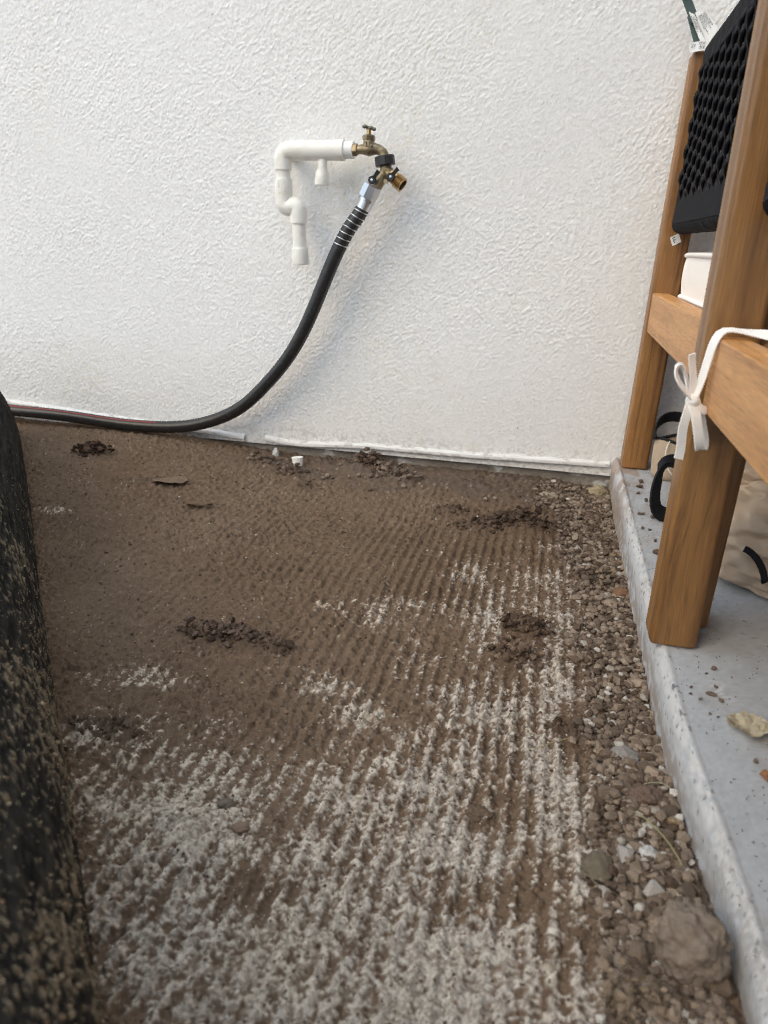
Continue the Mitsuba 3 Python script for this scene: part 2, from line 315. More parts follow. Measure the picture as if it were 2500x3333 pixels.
BARE = [(-.043, .312, .03, .02), (-.142, .287, .014, .016), (-.127, .318, .014, .014), (-.27, .527, .06, .03), (-.053, .463, .016, .014), (-.029, .333, .014, .012), (-.012, .388, .012, .012)]
CLUMPS = [  # loose damp crumbs heaped on the raked soil: x, y, half width, half length, height
    (-.724, 1.0, .020, .022, .012), (-.285, .560, .050, .014, .009), (-.235, .552, .025, .010, .007), (.003, .655, .022, .016, .012), (-.003, .598, .020, .014, .010),
    (-.285, 1.125, .035, .022, .016), (-.225, 1.10, .03, .02, .012), (-.015, .945, .055, .026, .014), (-.065, .925, .050, .022, .011), (-.114, .985, .03, .018, .008),
    (.083, .804, .022, .022, .011), (-.40, 1.07, .04, .025, .010), (-.36, 1.02, .02, .012, .008), (.045, .500, .020, .010, .007), (-.10, 1.09, .05, .03, .008), (-.45, 1.10, .03, .02, .008), (-.31, .40, .03, .012, .006)]
def ridge_phase(x, y):
    return (x + .007 * (fbm(xyz(x * 3.0, y * 4.5), 3, 81) - .5) + .0018 * (nz(xyz(x * 60, y * 34), 80) - .5)) / .0122
def zones(x, y):
    p = xyz(x, y)
    n = fbm(p * 22, 3, 82) - .5
    gravel = np.maximum(sstep(.030, .090, x + .05 * n + .02 * sstep(.75, 1.0, y) + .035 * sstep(.95, 1.1, y)), sstep(1.03, 1.10, y + .10 * n + .03 * sstep(-.5, 0, x)) * sstep(-.62, -.35, x))
    return p, np.clip(gravel, 0, 1)
def clump_mask(x, y):
    m, hh = 0.0 * x, 0.0 * x
    for cx_, cy_, sx, sy, h in CLUMPS:
        g = np.exp(-(((x - cx_) / sx) ** 2 + ((y - cy_) / sy) ** 2) * .9)
        m = np.maximum(m, g); hh = hh + g * h
    return m, hh
def soil_base(x, y):
    p, gravel = zones(x, y)
    z = -.050 + .018 * (fbm(p * 3.2, 2, 83) - .5) + .028 * sstep(-.38, -.72, x) * sstep(.75, 1.10, y)
    z = z - .007 * np.exp(-(((x + .17) / .16) ** 2 + ((y - .93) / .11) ** 2))
    foot = np.interp(y, FOOT_Y, FOOT_Z)
    z = z + (foot - z) * sstep(-.02, .11, x + .02 * (nz(p * 30, 84) - .5))
    cm, ch = clump_mask(x, y)
    return z + ch * .8
def soil_fields(x, y):
    p, gravel = zones(x, y)
    cm, ch = clump_mask(x, y)
    z = soil_base(x, y)
    ph = ridge_phase(x, y)
    keep = (.72 + .28 * sstep(-.28, -.08, x)) * (1 - gravel) * (1 - cm) * (.35 + .65 * sstep(.35, .6, fbm(p * 11, 2, 85))) * (1 - .45 * sstep(-.3, -.7, x)) * (1 - .5 * sstep(.85, 1.05, y))
    crest = .5 + .5 * np.cos(2 * np.pi * ph)
    crest = crest ** 1.25
    z = z + keep * .0031 * (crest - .4) * (.85 + .3 * nz(p * np.array([70, 26, 1]), 79))
    g1 = fbm(p * 240, 3, 86); g2 = fbm(p * 95, 3, 87); g3 = nz(p * 560, 88)
    M = 0.0 * x
    for cx_, cy_, sx, sy, w in CHALK:
        M = M + w * np.exp(-(((x - cx_) / sx) ** 2 + ((y - cy_) / sy) ** 2) * .95)
    M = np.minimum(M, 1.05)
    for cx_, cy_, sx, sy in BARE:
        M = M * (1 - .8 * np.exp(-(((x - cx_) / sx) ** 2 + ((y - cy_) / sy) ** 2)))
    M = M * (1 - .85 * cm)
    near = sstep(.55, .25, y)
    g5 = fbm(p * 430, 2, 99)
    M = np.minimum(M + (.12 + .22 * sstep(-.02, -.10, x)) * near * sstep(-.36, -.22, x) * (1 - sstep(.03, .08, x)), 1.1)
    k = .46 * M + .29 * (crest - .5) * (1 - .8 * gravel) * np.minimum(1, M * 3) + .42 * (g1 - .5) + .62 * (g5 - .5) + .36 * (g2 - .5) + .55 * (fbm(p * 34, 3, 89) - .5) + .45 * (fbm(p * np.array([18, 9, 1]), 2, 77) - .5) + .30 * (g3 - .5)
    k = k - .30 * sstep(.16, .03, M)
    chalk = sstep(.24, .58, k)
    lumps = np.maximum(cm, .55 * gravel)
    g4 = nz(p * np.array([210, 330, 1]), 98)
    rough = .7 + .9 * sstep(.38, .66, fbm(p * 13, 3, 78))
    z = z + rough * (.0024 * (g1 - .5) + .0018 * (g2 - .5)) * (1 - .6 * chalk) + .0022 * (g3 - .5) + .0020 * rough * sstep(.50, .85, g4) + lumps * (.006 * (g2 - .5) + .004 * (g1 - .5)) + chalk * (.0001 + .0004 * (g1 - .5) + .0009 * (g5 - .5) + .0006 * (g3 - .5))
    z = z + .0006 * (np.random.default_rng(17).random(x.shape) - .5) * (x.ndim > 1)
    crack = sstep(.028, 0, np.abs(fbm(p * np.array([60, 90, 1]), 3, 90) - .5)) * (1 - chalk) * (1 - sstep(.3, .6, crest * keep))
    z = z - .0011 * crack * sstep(.4, .6, nz(p * 9, 91))
    return z, chalk, gravel, cm, g1, g2, g3, M, crest, g5
NR, NC = 730, 610
yy = .11 * (1.185 / .11) ** np.linspace(0, 1, NR); uu = np.linspace(0, 1, NC)
Yg = np.repeat(yy[:, None], NC, 1); xl = -(.20 + .92 * yy)[:, None]; Xg = xl + (.150 - xl) * uu[None]
Zs, chalk, gravel, cm, g1, g2, g3, M_, crest, g5 = soil_fields(Xg, Yg)
pp = xyz(Xg, Yg)
tone = fbm(pp * 7, 3, 92)
col = lerp((0.135, 0.090, 0.060), (0.195, 0.140, 0.099), tone)
spk = np.random.default_rng(3).random(Xg.shape)
col = col * (.74 + .34 * g1 + .36 * (spk ** 2 - .2) * (.4 + .6 * (g2 > .45)))[..., None]
damp = np.clip(cm * 1.0, 0, 1)[..., None] * .55
col = col * (1 - damp) + np.array([.052, .036, .030]) * damp
gv = (gravel * (.45 + .4 * (g2 > .5)))[..., None]
col = col * (1 - gv) + np.array([.125, .096, .077]) * gv * (.7 + .6 * g1)[..., None]
ct = lerp((.62, .53, .41), (.57, .53, .48), sstep(-.35, .05, Xg + .2 * (nz(pp * 9, 94) - .5)) * .75 + .25 * nz(pp * 60, 95)) * (.45 + .5 * g1 + .5 * g5)[..., None]
ck = (np.clip(chalk * 1.15, 0, 1) * np.where(spk < .22 + .62 * sstep(.35, .62, g5), 0.84, .36))[..., None]
col = col * (1 - ck) + ct * ck
grit = ((nz(pp * 700, 96) > .93) & (nz(pp * 25, 97) > .5))[..., None]
col = np.where(grit & (ck < .3), col * 0 + np.array([.30, .26, .22]), col)
col = np.clip(col, .012, .72)
# the sheet runs on, coarser, beyond what is seen
def pad(a, f): return f(a)
Vs = xyz(Xg, Yg, Zs).reshape(-1, 3); Fs = grid_faces(NR, NC); Cs = col.reshape(-1, 3)
left = np.arange(NR) * NC; far_l = Vs[left] + np.array([-4.0, 0, 0]) * np.ones((NR, 1)); far_l[:, 2] = -.05
b0 = len(Vs); i = np.arange(NR - 1)
Fl = np.vstack([np.stack([left[:-1], left[1:], b0 + i + 1], 1), np.stack([left[:-1], b0 + i + 1, b0 + i], 1)])
front = np.arange(NC); far_f = Vs[front].copy(); far_f[:, 1] = -4.0; far_f[:, 2] = -.05; b1 = b0 + NR; j = np.arange(NC - 1)
Ff = np.vstack([np.stack([b1 + j, b1 + j + 1, front[1:]], 1), np.stack([b1 + j, front[1:], front[:-1]], 1)])
corner = np.array([[far_l[0, 0], -4.0, -.05]]); b2 = b1 + NC
Fc = np.array([[b2, b1, front[0]], [b2, front[0], b0]])
Vs = np.vstack([Vs, far_l, far_f, corner]); Cs = np.vstack([Cs, np.full((NR + NC + 1, 3), (.12, .085, .063))])
solo('soil', (Vs, np.vstack([Fs, Fl, Ff, Fc])), 'm_vertex', 'bare brown soil with parallel rake ridges and chalky white crust', 'ground', smooth=True, kind='structure', color=Cs)
yard = trimesh.creation.box((120, 120, .02)); yard.apply_translation((0, 0, -.40))
solo('yard_ground', yard, {'type': 'twosided', 'bsdf': {'type': 'diffuse', 'reflectance': rgb(.2, .17, .14)}}, 'plain ground of the yard reaching away on all sides', 'ground', kind='structure')
from scipy.interpolate import RegularGridInterpolator
_zi = RegularGridInterpolator((np.linspace(0, 1, NR), uu), Zs, bounds_error=False, fill_value=None)
def soil_z(x, y):
    x, y = np.asarray(x, float), np.asarray(y, float)
    r = np.log(np.maximum(y, .11) / .11) / np.log(1.185 / .11); l = -(.20 + .92 * y)
    return _zi(np.stack([r, (x - l) / (.150 - l)], -1))

# ------------------------------------------------------------------ patio slab
NY = 560; ys = .10 * (1.166 / .10) ** np.linspace(0, 1, NY)
prof = np.array([(.121, -.16), (.119, -.10)] + [(.1165, z) for z in np.linspace(-.07, -.010, 24)] + [(.1168, -.0085), (.1172, -.0070), (.1180, -.0055), (.1190, -.0040), (.1200, -.0026), (.1207, -.0012), (.1212, 0.0), (.1220, .0007), (.1232, .0009), (.1245, .0006), (.1260, 0.0001), (.1270, 0)]
                + [(x, 0) for x in .128 + .42 * np.linspace(0, 1, 90) ** 1.5])
PX = np.repeat(prof[None, :, 0], NY, 0); PZ = np.repeat(prof[None, :, 1], NY, 0); PY = np.repeat(ys[:, None], len(prof), 1)
p = xyz(PX, PY, PZ)
e1, e2, e3 = fbm(p * 45, 3, 101), fbm(p * 190, 3, 102), fbm(p * 520, 2, 103)
lip = np.exp(-((PX - .1205) / .0042) ** 2) * (PZ > -.02)
face = (PX < .1185) * 1.0
old = sstep(.82, 1.0, PY + .12 * (nz(p * 14, 104) - .5))
PX = PX + face * (-.0020 * (e1 - .5) - .0010 * (e2 - .5)) + lip * (-.0008 * (e1 - .45) - .0018 * (e2 - .5) - .0024 * (e3 - .5)) - .005 * sstep(.55, .25, PY) * 0
PX = PX + .010 * sstep(.50, .28, PY) * sstep(.16, .125, PX)
PZ = PZ + lip * (.0008 * (e2 - .55) + .0020 * (e3 - .5)) + old * (lip * .004 * e1 + .0016 * (e2 - .4) * (PX < .135)) + .0004 * (e2 - .5) * (PX > .124) + .0003 * (e3 - .5)
base = lerp((.345, .365, .392), (.445, .468, .50), fbm(xyz(PX * 16, PY * 16, PZ * 16), 4, 105))
base = base * (.86 + .28 * e3)[..., None]
pit = ((nz(p * 900, 110) > .94) & (nz(p * 60, 106) > .5))[..., None]
base = np.where(pit, base * .7, base)
lw = (np.clip(lip * 1.2, 0, 1) * sstep(.30, .5, e2))[..., None]
base = base * (1 - lw * .7) + np.array([.56, .555, .55]) * lw * .7
agg = (lip > .25) & (nz(p * 330, 107) > .80)
base[agg] = np.array([.17, .165, .18])
mud = (old * sstep(.30, .5, fbm(p * 30, 3, 108)) * (PX < .150))[..., None] * .75
base = base * (1 - mud) + np.array([.29, .215, .165]) * mud * (.75 + .5 * e2)[..., None]
dust = (sstep(.55, .75, fbm(xyz(PX, PY) * 13, 3, 109)) * sstep(.45, .62, e3) * sstep(.5, .8, PY))[..., None] * .55
base = base * (1 - dust) + np.array([.22, .17, .14]) * dust
soilm = (face * sstep(-.012, -.035, PZ + .018 * (fbm(p * 40, 3, 111) - .5)) * sstep(.35, .55, fbm(p * 120, 3, 112)))[..., None] * .7
base = base * (1 - soilm) + np.array([.21, .165, .13]) * soilm
smear = (sstep(.56, .68, fbm(xyz(PX * 34, PY * 22), 4, 113)) * sstep(.42, .6, e3) * (PX > .122))[..., None] * .40
base = base * (1 - smear) + np.array([.26, .225, .195]) * smear
salt = (np.exp(-(((PX - .155) / .008) ** 2 + ((PY - .513) / .013) ** 2)) * (e3 > .52))[..., None] * .7
base = base * (1 - salt) + np.array([.66, .66, .66]) * salt
Vp = np.stack([PX, PY, PZ], -1).reshape(-1, 3)
b = len(Vp); x1 = .548
Vx = np.array([(x1, .10, 0), (5, .10, 0), (5, 1.167, 0), (x1, 1.167, 0), (.121, .10, 0), (.121, -4, 0), (5, -4, 0), (.121, .10, -.16), (.121, -4, -.16)], float)
Fx = np.array([(b, b + 1, b + 2), (b, b + 2, b + 3), (b + 5, b + 6, b + 1), (b + 5, b + 1, b + 4), (b + 7, b + 8, b + 5), (b + 7, b + 5, b + 4)])
solo('patio_slab', (np.vstack([Vp, Vx]), np.vstack([grid_faces(NY, len(prof)), Fx])), 'm_concrete', 'grey concrete patio slab with a rough crumbling edge', 'patio', smooth=True, kind='structure',
     color=np.clip(np.vstack([base.reshape(-1, 3), np.full((9, 3), .33)]), .02, .75))

# ------------------------------------------------------------------ rolled turf at the left
AX = np.array([-.648, .761, 0.0]); LAT = np.array([-.761, -.648, 0.0]); O = np.array([-.0075, -.003, -.050])
NS, NA = 430, 220
sr = np.concatenate([-.30 + .45 * np.linspace(0, 1, 60)[:-1], .15 * (1.43 / .15) ** np.linspace(0, 1, NS - 59)]); NS = len(sr)
th = np.concatenate([np.linspace(-.35, 1.55, NA - 26), np.linspace(1.55, math.pi, 27)[1:]])
SS, TH = np.meshgrid(sr, th, indexing='ij')
RA, RZ = .165, .205
pinch = np.sqrt(np.clip(1 - (np.clip(SS - 1.36, 0, 1) / .072) ** 2, 0.02, 1))
wav = .010 * (fbm(xyz(SS * 5, TH * 1.2), 2, 121) - .5) + .016 * np.sin(SS * 5.2 + .8) * .4
q = xyz(SS, TH * .15)
streak = fbm(q * np.array([16, 300, 1]), 3, 122); gr = fbm(q * np.array([330, 380, 1]), 3, 123); gr2 = nz(q * 480, 124)
rad = 1 + (.008 * (streak - .5) + .010 * (gr - .5)) + wav
ce = np.abs(np.cos(TH)) ** .85 * np.sign(np.cos(TH)); se = np.abs(np.sin(TH)) ** .9 * np.sign(np.sin(TH))
lat = .165 - RA * ce * rad * pinch; zz_ = RZ * se * rad * pinch
Vr = O + SS[..., None] * AX + lat[..., None] * LAT + zz_[..., None] * np.array([0, 0, 1.0])
sandy = sstep(1.0, .25, SS) * .13 + .06
k = sandy + 1.15 * (gr - .5) + .12 * (streak - .5) + .60 * (fbm(q * np.array([20, 30, 1]), 3, 125) - .5)
sand = sstep(.30, .42, k) * sstep(1.25, .7, SS)
rc = lerp((.020, .020, .020), (.052, .050, .047), sstep(.30, .75, .5 * streak + .5 * gr))
dusty = sstep(.5, .66, fbm(q * np.array([110, 340, 1]), 2, 126))[..., None] * .25
rc = rc * (1 - dusty) + np.array([.105, .092, .074]) * dusty
rc = rc * (1 - sand[..., None]) + lerp((.12, .098, .066), (.34, .285, .205), gr2) * sand[..., None]
roll = thing('turf_roll', 'rolled-up dark turf backing caked with tan sand, lying along the left edge', 'turf roll')
nrm_out = Vr - (O + SS[..., None] * AX + .165 * LAT)
nrm_out /= np.linalg.norm(nrm_out, axis=-1, keepdims=True)
Vr = Vr + nrm_out * (sand * .0003 * (1 + gr2))[..., None]
ring = Vr[-1]; Vr2 = np.vstack([Vr.reshape(-1, 3), ring.mean(0, keepdims=True)])
e = len(Vr2) - 1; jj = np.arange(NA - 1); a0 = (NS - 1) * NA
Fe = np.stack([a0 + jj, a0 + jj + 1, jj * 0 + e], 1)
part(roll, 'backing', (Vr2, np.vstack([grid_faces(NS, NA), Fe])), 'm_vertex', smooth=True, color=np.clip(np.vstack([rc.reshape(-1, 3), [[.03, .03, .03]]]), .01, .6))
# grains stuck to it
NG = 9000; idx = rng.choice(NS * NA, NG, p=(lambda w: w / w.sum())(((.06 + sand * .6) * (TH < 1.9) * (SS > .16) * (SS < 1.1) * (1.3 - SS)).ravel()))
cg = Vr.reshape(-1, 3)[idx]; size = (.0003 + .0007 * rng.random(NG) ** 2) * (1 + (rng.random(NG) > .97) * 1.2)
tint = lerp((.19, .145, .09), (.46, .37, .26), rng.random(NG)); tint[rng.random(NG) > .9] *= np.array([1.0, .72, .6])
m, mc = many(cg, size, tint)
part(roll, 'sand_grain', m, 'm_vertex', kind='stuff', color=mc)

# ------------------------------------------------------------------ loose stones and crumbs
def dens(x, y):
    p, gravel = zones(x, y); cm, _ = clump_mask(x, y); return gravel, cm
def scatter(lo, hi, n, keepers, prob):
    x = rng.uniform(lo, hi, n); y = .15 * (1.16 / .15) ** rng.random(n)
    ok = x > -(.10 + .86 * y); x, y = x[ok], y[ok]; g, c_ = dens(x, y)
    k_ = rng.random(len(x)) < prob(g, c_, x); return x[k_][:keepers], y[k_][:keepers]
xa, ya = scatter(0.0, .118, 40000, 12500, lambda g, c_, x: g * (.45 + .55 * (x > .06)))
xb, yb_ = scatter(-.95, .06, 70000, 23000, lambda g, c_, x: (1 - g) * (.42 + .5 * c_))
xs, ys_ = np.r_[xa, xb], np.r_[ya, yb_]; gv_, cm_ = dens(xs, ys_)
n = len(xs)
r_ = (.0006 + .0014 * rng.random(n) ** 2.2) + (gv_ > .4) * .0044 * rng.random(n) ** 1.9 + (cm_ > .4) * .0030 * rng.random(n) ** 2.0
r_ = np.minimum(r_, .0052) * (.70 + .35 * np.minimum(ys_, .9))
cc = lerp((.080, .053, .036), (.235, .172, .126), rng.random(n)); gm = gv_ > .4; cc[gm] = lerp((.095, .068, .051), (.30, .24, .19), rng.random(gm.sum()) ** 1.3)
cc[cm_ > .4] *= .58
w = (rng.random(n) > np.where(gv_ > .4, np.where(ys_ > .75, .98, .95), .985)) & (cm_ < .4); cc[w] = lerp((.30, .27, .23), (.55, .52, .48), rng.random(w.sum()))
cz = soil_z(xs, ys_) + (gv_ > .4) * .0035 * rng.random(n) ** 2
m, mc = many(np.stack([xs, ys_, cz + r_ * .30], 1), r_, cc)
solo('soil_crumbs', m, 'm_vertex', 'loose brown soil crumbs and grit strewn over the ground', 'soil crumbs', kind='stuff', color=mc)

# granules of the chalky crust
xs = rng.uniform(-.45, .09, 150000); ys_ = .17 * (.85 / .17) ** rng.random(150000)
ri = np.clip((np.log(ys_ / .11) / np.log(1.185 / .11) * (NR - 1)).astype(int), 0, NR - 1); l_ = -(.20 + .92 * ys_); ci = np.clip(((xs - l_) / (.150 - l_) * (NC - 1)), 0, NC - 1).astype(int)
pk = .7 * chalk[ri, ci] * (xs > l_) + .22 * M_[ri, ci]; keep = rng.random(len(xs)) < pk * .55; xs, ys_ = xs[keep][:20000], ys_[keep][:20000]; n = len(xs)
r_ = (.0004 + .0010 * rng.random(n) ** 2.5) * (.5 + .9 * ys_)
m, mc = many(np.stack([xs, ys_, soil_z(xs, ys_) + r_ * .3], 1), r_, lerp((.22, .175, .13), (.62, .565, .49), rng.random(n)))
solo('chalk_granules', m, 'm_vertex', 'pale granules of chalky crust along the rake ridges', 'chalk granules', kind='stuff', color=mc)
G = 'pebbles in the loose gravel strip beside the patio slab'
count = 0
while count < 290:
    x, y = rng.uniform(.005, .117), .22 * (1.14 / .22) ** rng.random() ** 1.1
    g, _ = dens(np.array([x]), np.array([y]))
    if rng.random() > g[0] * (.10 + .90 * (x > .062 + .02 * math.sin(y * 23))): continue
    r = (.0034 + .0062 * rng.random() ** 2.0) * (.85 if y < .8 else .75)
    m = rock(r, 14); m.apply_translation((x, y, float(soil_z(x, y)) + r * .55))
    tnt = np.array([.20, .155, .12]) * rng.uniform(.5, 1.6) if rng.random() < (.92 if y < .8 else .97) else np.array([.37, .345, .32]) * rng.uniform(.8, 1.3)
    if rng.random() < .06: tnt = np.array([.27, .20, .12])
    solo('pebble', m, 'm_vertex', 'small angular brown-grey pebble in the gravel strip beside the patio slab', 'pebble', group=G, color=np.tile(tnt, (len(m.vertices), 1)) * rng.uniform(.9, 1.1, (len(m.vertices), 1)))
    count += 1
def lump(name, label, catn, x, y, r, sc=(1, 1, .75), colr=(.10, .072, .055), rough=.5, sub=4, sink=.35, z=None, freq=1.0):
    m = trimesh.creation.icosphere(sub); v = np.array(m.vertices); sd = int(rng.integers(1, 999))
    h = 1 + rough * (fbm(v * 1.7 * freq + sd, 3, sd) - .5) * 1.5 + rough * .5 * (fbm(v * 6 * freq + sd, 3, sd + 5) - .5)
    v = v * h[:, None] * np.array(sc) * r; zc = float(soil_z(x, y)) if z is None else z
    m.vertices = v + np.array([x, y, zc + r * sc[2] * (1 - 2 * sink)])
    t = fbm(v / r * 5, 3, sd + 9); cl = np.array(colr) * (.65 + .75 * t)[:, None]
    g = nz(v / r * 14, sd + 3) > .80; cl[g] = cl[g] * .5 + np.array([.18, .16, .135]) * .5
    return solo(name, m, 'm_vertex', label, catn, smooth=True, color=np.clip(cl, .01, .7))
lump('soil_clod', 'big grey-brown soil clod leaning on the slab edge at the lower right', 'soil clod', .1045, .294, .0180, (1.0, .95, 1.05), (.20, .162, .132), .42, 5, .12)
def cluster(label, x, y, r, sc, colr, n=300):
    u = rng.normal(size=(n, 3)); u /= np.linalg.norm(u, axis=1, keepdims=True); u *= rng.random((n, 1)) ** .45 * (1 + rng.random((n, 1)) * (rng.random((n, 1)) > .62)); u[:, 2] = np.abs(u[:, 2]) * .8 - .1
    cx2, cy2 = x + u[:, 0] * sc[0] * r, y + u[:, 1] * sc[1] * r
    rad = r * (.05 + .26 * rng.random(n) ** 2.6)
    pts = np.stack([cx2, cy2, soil_z(cx2, cy2) + np.maximum(u[:, 2], 0) * sc[2] * r + rad * .15], 1)
    m, mc = many(pts, rad, (np.array(colr) * np.array([1.35, 1.32, 1.2])) * rng.uniform(.55, 1.8, (n, 1)), .8, .0008, (.5, 1.3))
    v = np.array(m.vertices); m.vertices = v + (fbm(v * 500, 2, 7)[:, None] - .5) * r * .08
    solo('soil_clod', m, 'm_vertex', label, 'soil clod', smooth=False, color=np.clip(mc, .01, .6))
cluster('knobbly brown clod just in front of the big clod at the lower right', .074, .268, .0150, (1.1, .9, .9), (.115, .09, .072))
cluster('dark crumbly clod standing alone far left near the hose', -.724, 1.0, 0.0200, (1.1, .9, .7), (.045, .031, .026))
cluster('purplish dark clod in the shallow trench left of the middle', -.283, .562, 0.0200, (1.9, .7, .5), (.075, .055, .048))
cluster('dark clod right of the middle, the upper of two on chalky ridges', .004, .655, 0.0163, (1.4, .9, .6), (.06, .043, .035))
cluster('dark brown clod below the upper clod on the chalky ridges', -.002, .598, 0.0150, (1.3, .8, .6), (.085, .062, .05))
cluster('large damp clod under the wall trim, right of the white pipe stub', -.285, 1.135, 0.0250, (1.1, .8, .8), (.07, .05, .043))
cluster('long slanting clod in front of the footing, right of the damp clod', -.235, 1.10, 0.0213, (1.5, .8, .7), (.105, .082, .07))
cluster('dark clod heaped at the end of the rake ridges, near the gravel', -.018, .945, 0.0213, (1.5, .8, .55), (.05, .036, .03))
cluster('dark flat clod left of the one at the end of the rake ridges', -.06, .93, 0.0175, (1.5, .8, .5), (.055, .04, .033))
cluster('grey-brown clod by the slab edge beside the nearer chair leg', .086, .80, 0.0163, (1.2, 1, .7), (.12, .095, .078))
lump('stone', 'red-brown stone against the slab edge beyond the nearer chair leg', 'stone', .1085, .775, .0085, (1.2, 1, .7), (.19, .11, .07), .4, 3, .25)
lump('stone', 'pale white stone in a small hollow close to the slab edge', 'stone', .095, .557, .0056, (.8, 1.2, .8), (.52, .49, .45), .4, 3, .1)
lump('stone', 'white quartz stone in the gravel, halfway to the big clod', 'stone', .0925, .372, .0060, (1.1, 1, .75), (.46, .45, .44), .5, 3, .2)
lump('stone', 'yellowish flat stone under the trim at the slab corner', 'stone', .098, 1.135, .014, (1.1, .8, .8), (.33, .27, .18), .5, 4, .3)
lump('stone', 'tan flat stone near the wall, left of the yellowish stone', 'stone', .020, 1.09, .011, (1.4, .8, .5), (.30, .25, .19), .5, 3, .3)
lump('stone', 'brown clod embedded in the chalky ridges at the centre', 'soil clod', -.015, .392, .0080, (1.2, .9, .5), (.135, .096, .07), .8, 4, .35)
lump('stone', 'grey-brown lump of stone among the chalky ridges at the lower left', 'stone', -.185, .352, .0050, (1.1, .9, .7), (.15, .125, .10), .6, 3, .3)
lump('stone', 'reddish stone beside the grey-brown lump at the lower left', 'stone', -.166, .335, .0046, (1.2, .9, .6), (.20, .145, .105), .4, 3, .25)
lump('stone', 'soil-caked olive-brown stone by the chalky ridges above the big clod', 'stone', .062, .352, .010, (.9, 1.2, .5), (.15, .128, .095), .6, 3, .3)
lump('stone', 'large grey stone in the gravel beside the slab, above the quartz stone', 'stone', .088, .475, .0095, (1.2, .9, .7), (.24, .225, .21), .5, 3, .25)
lump('stone', 'broad brown clod of gravel beside the slab, below the large grey stone', 'stone', .098, .425, .0098, (1.2, .9, .7), (.14, .10, .08), .6, 4, .25)

# soil spilled on the slab
spill = [(.157, .547, .0030), (.148, .508, .0034), (.139, .499, .0022), (.154, .501, .0030), (.133, .505, .0018), (.154, .520, .0024), (.150, .538, .0014), (.163, .434, .0026), (.135, .514, .0016), (.143, .482, .0018), (.148, .480, .0014),
         (.148, 1.046, .0050), (.144, 1.021, .0055), (.147, .964, .0042), (.140, .993, .0034), (.148, .898, .0045), (.138, .907, .0036), (.139, .781, .0046), (.132, .856, .0026), (.142, .818, .0036), (.133, .907, .0034), (.140, .853, .0026)]
for x, y, r in spill:
    m = rock(r, 14, .75); m.apply_translation((x, y, r * .5))
    solo('soil_bit', m, 'm_vertex', 'small brown bit of soil spilled on the concrete slab by the chairs', 'soil bit', group='bits of soil spilled on the slab', color=np.tile(np.array([.13, .098, .078]) * rng.uniform(.7, 1.3), (len(m.vertices), 1)))
m = rock(.0045, 14, .8); m.apply_translation((.1655, .4175, .0032))
solo('stone', m, 'm_vertex', 'small orange-brown stone on the slab at the right edge', 'stone', color=np.tile([.30, .15, .08], (len(m.vertices), 1)))
n = 520; sx = .126 + .10 * rng.random(n) ** 1.4; sy = .25 * (1.13 / .25) ** rng.random(n); sr_ = rng.uniform(.0003, .0009, n)
m, mc = many(np.stack([sx, sy, sr_ * .3], 1), sr_, lerp((.05, .04, .035), (.16, .125, .10), rng.random(n)))
solo('slab_grit', m, 'm_vertex', 'fine dark grit scattered over the concrete slab', 'grit', kind='stuff', color=mc)
# dried leaf
lx, ly = np.meshgrid(np.linspace(-1, 1, 46), np.linspace(-1, 1, 40), indexing='xy')
inside = (lx ** 2 + ly ** 2)
ang = np.arctan2(ly, lx); rr = np.maximum(np.abs(lx), np.abs(ly)); edge = 1 + .35 * (fbm(xyz(np.cos(ang) * 1.6, np.sin(ang) * 1.6), 3, 131) - .5) * 2
X = rr * np.cos(ang) * .0155 * edge; Yl = rr * np.sin(ang) * .0135 * edge
Zl = .0030 + .0085 * fbm(xyz(X * 120, Yl * 120), 3, 132) - .004 + .004 * rr ** 2 + .0022 * (nz(xyz(X * 420, Yl * 420), 133) - .5)
Vl = np.stack([X + .1665, Yl + .467, np.maximum(Zl, .0006)], -1).reshape(-1, 3)
lc = lerp((.30, .25, .17), (.50, .46, .36), fbm(Vl * 300, 3, 134))
solo('dried_leaf', (Vl, grid_faces(40, 46)), 'm_vertex', 'crumpled pale dried leaf lying on the concrete slab', 'leaf', smooth=True, color=lc)
def flake(x, y, rx, ry, tint, name, label, rise=.004, sd=1, cn='leaf'):
    g1_, g2_ = np.meshgrid(np.linspace(-1, 1, 22), np.linspace(-1, 1, 18), indexing='xy')
    w_ = np.sqrt(np.clip(1 - g1_ ** 2, 0.004, 1)); X = g1_ * rx; Y2 = g2_ * w_ * ry
    Z2 = .0016 + rise * (fbm(xyz(X * 90, Y2 * 90), 2, sd)) + rise * .6 * np.abs(g2_)
    Vf = np.stack([x + X * .9 - Y2 * .3, y + Y2 + X * .3, float(soil_z(x, y)) + Z2], -1).reshape(-1, 3)
    solo(name, (Vf, grid_faces(18, 22)), 'm_vertex', label, cn, smooth=True, color=np.asarray(tint) * (.7 + .6 * fbm(Vf * 200, 2, sd))[:, None])
flake(-.555, .945, .030, .014, (.175, .128, .094), 'dry_leaf', 'flat brown dry leaf on the raked soil, upper left', .006, 3)
flake(-.475, .880, .022, .007, (.15, .105, .075), 'dry_leaf', 'thin curled brown leaf below the flat brown leaf', .005, 5)
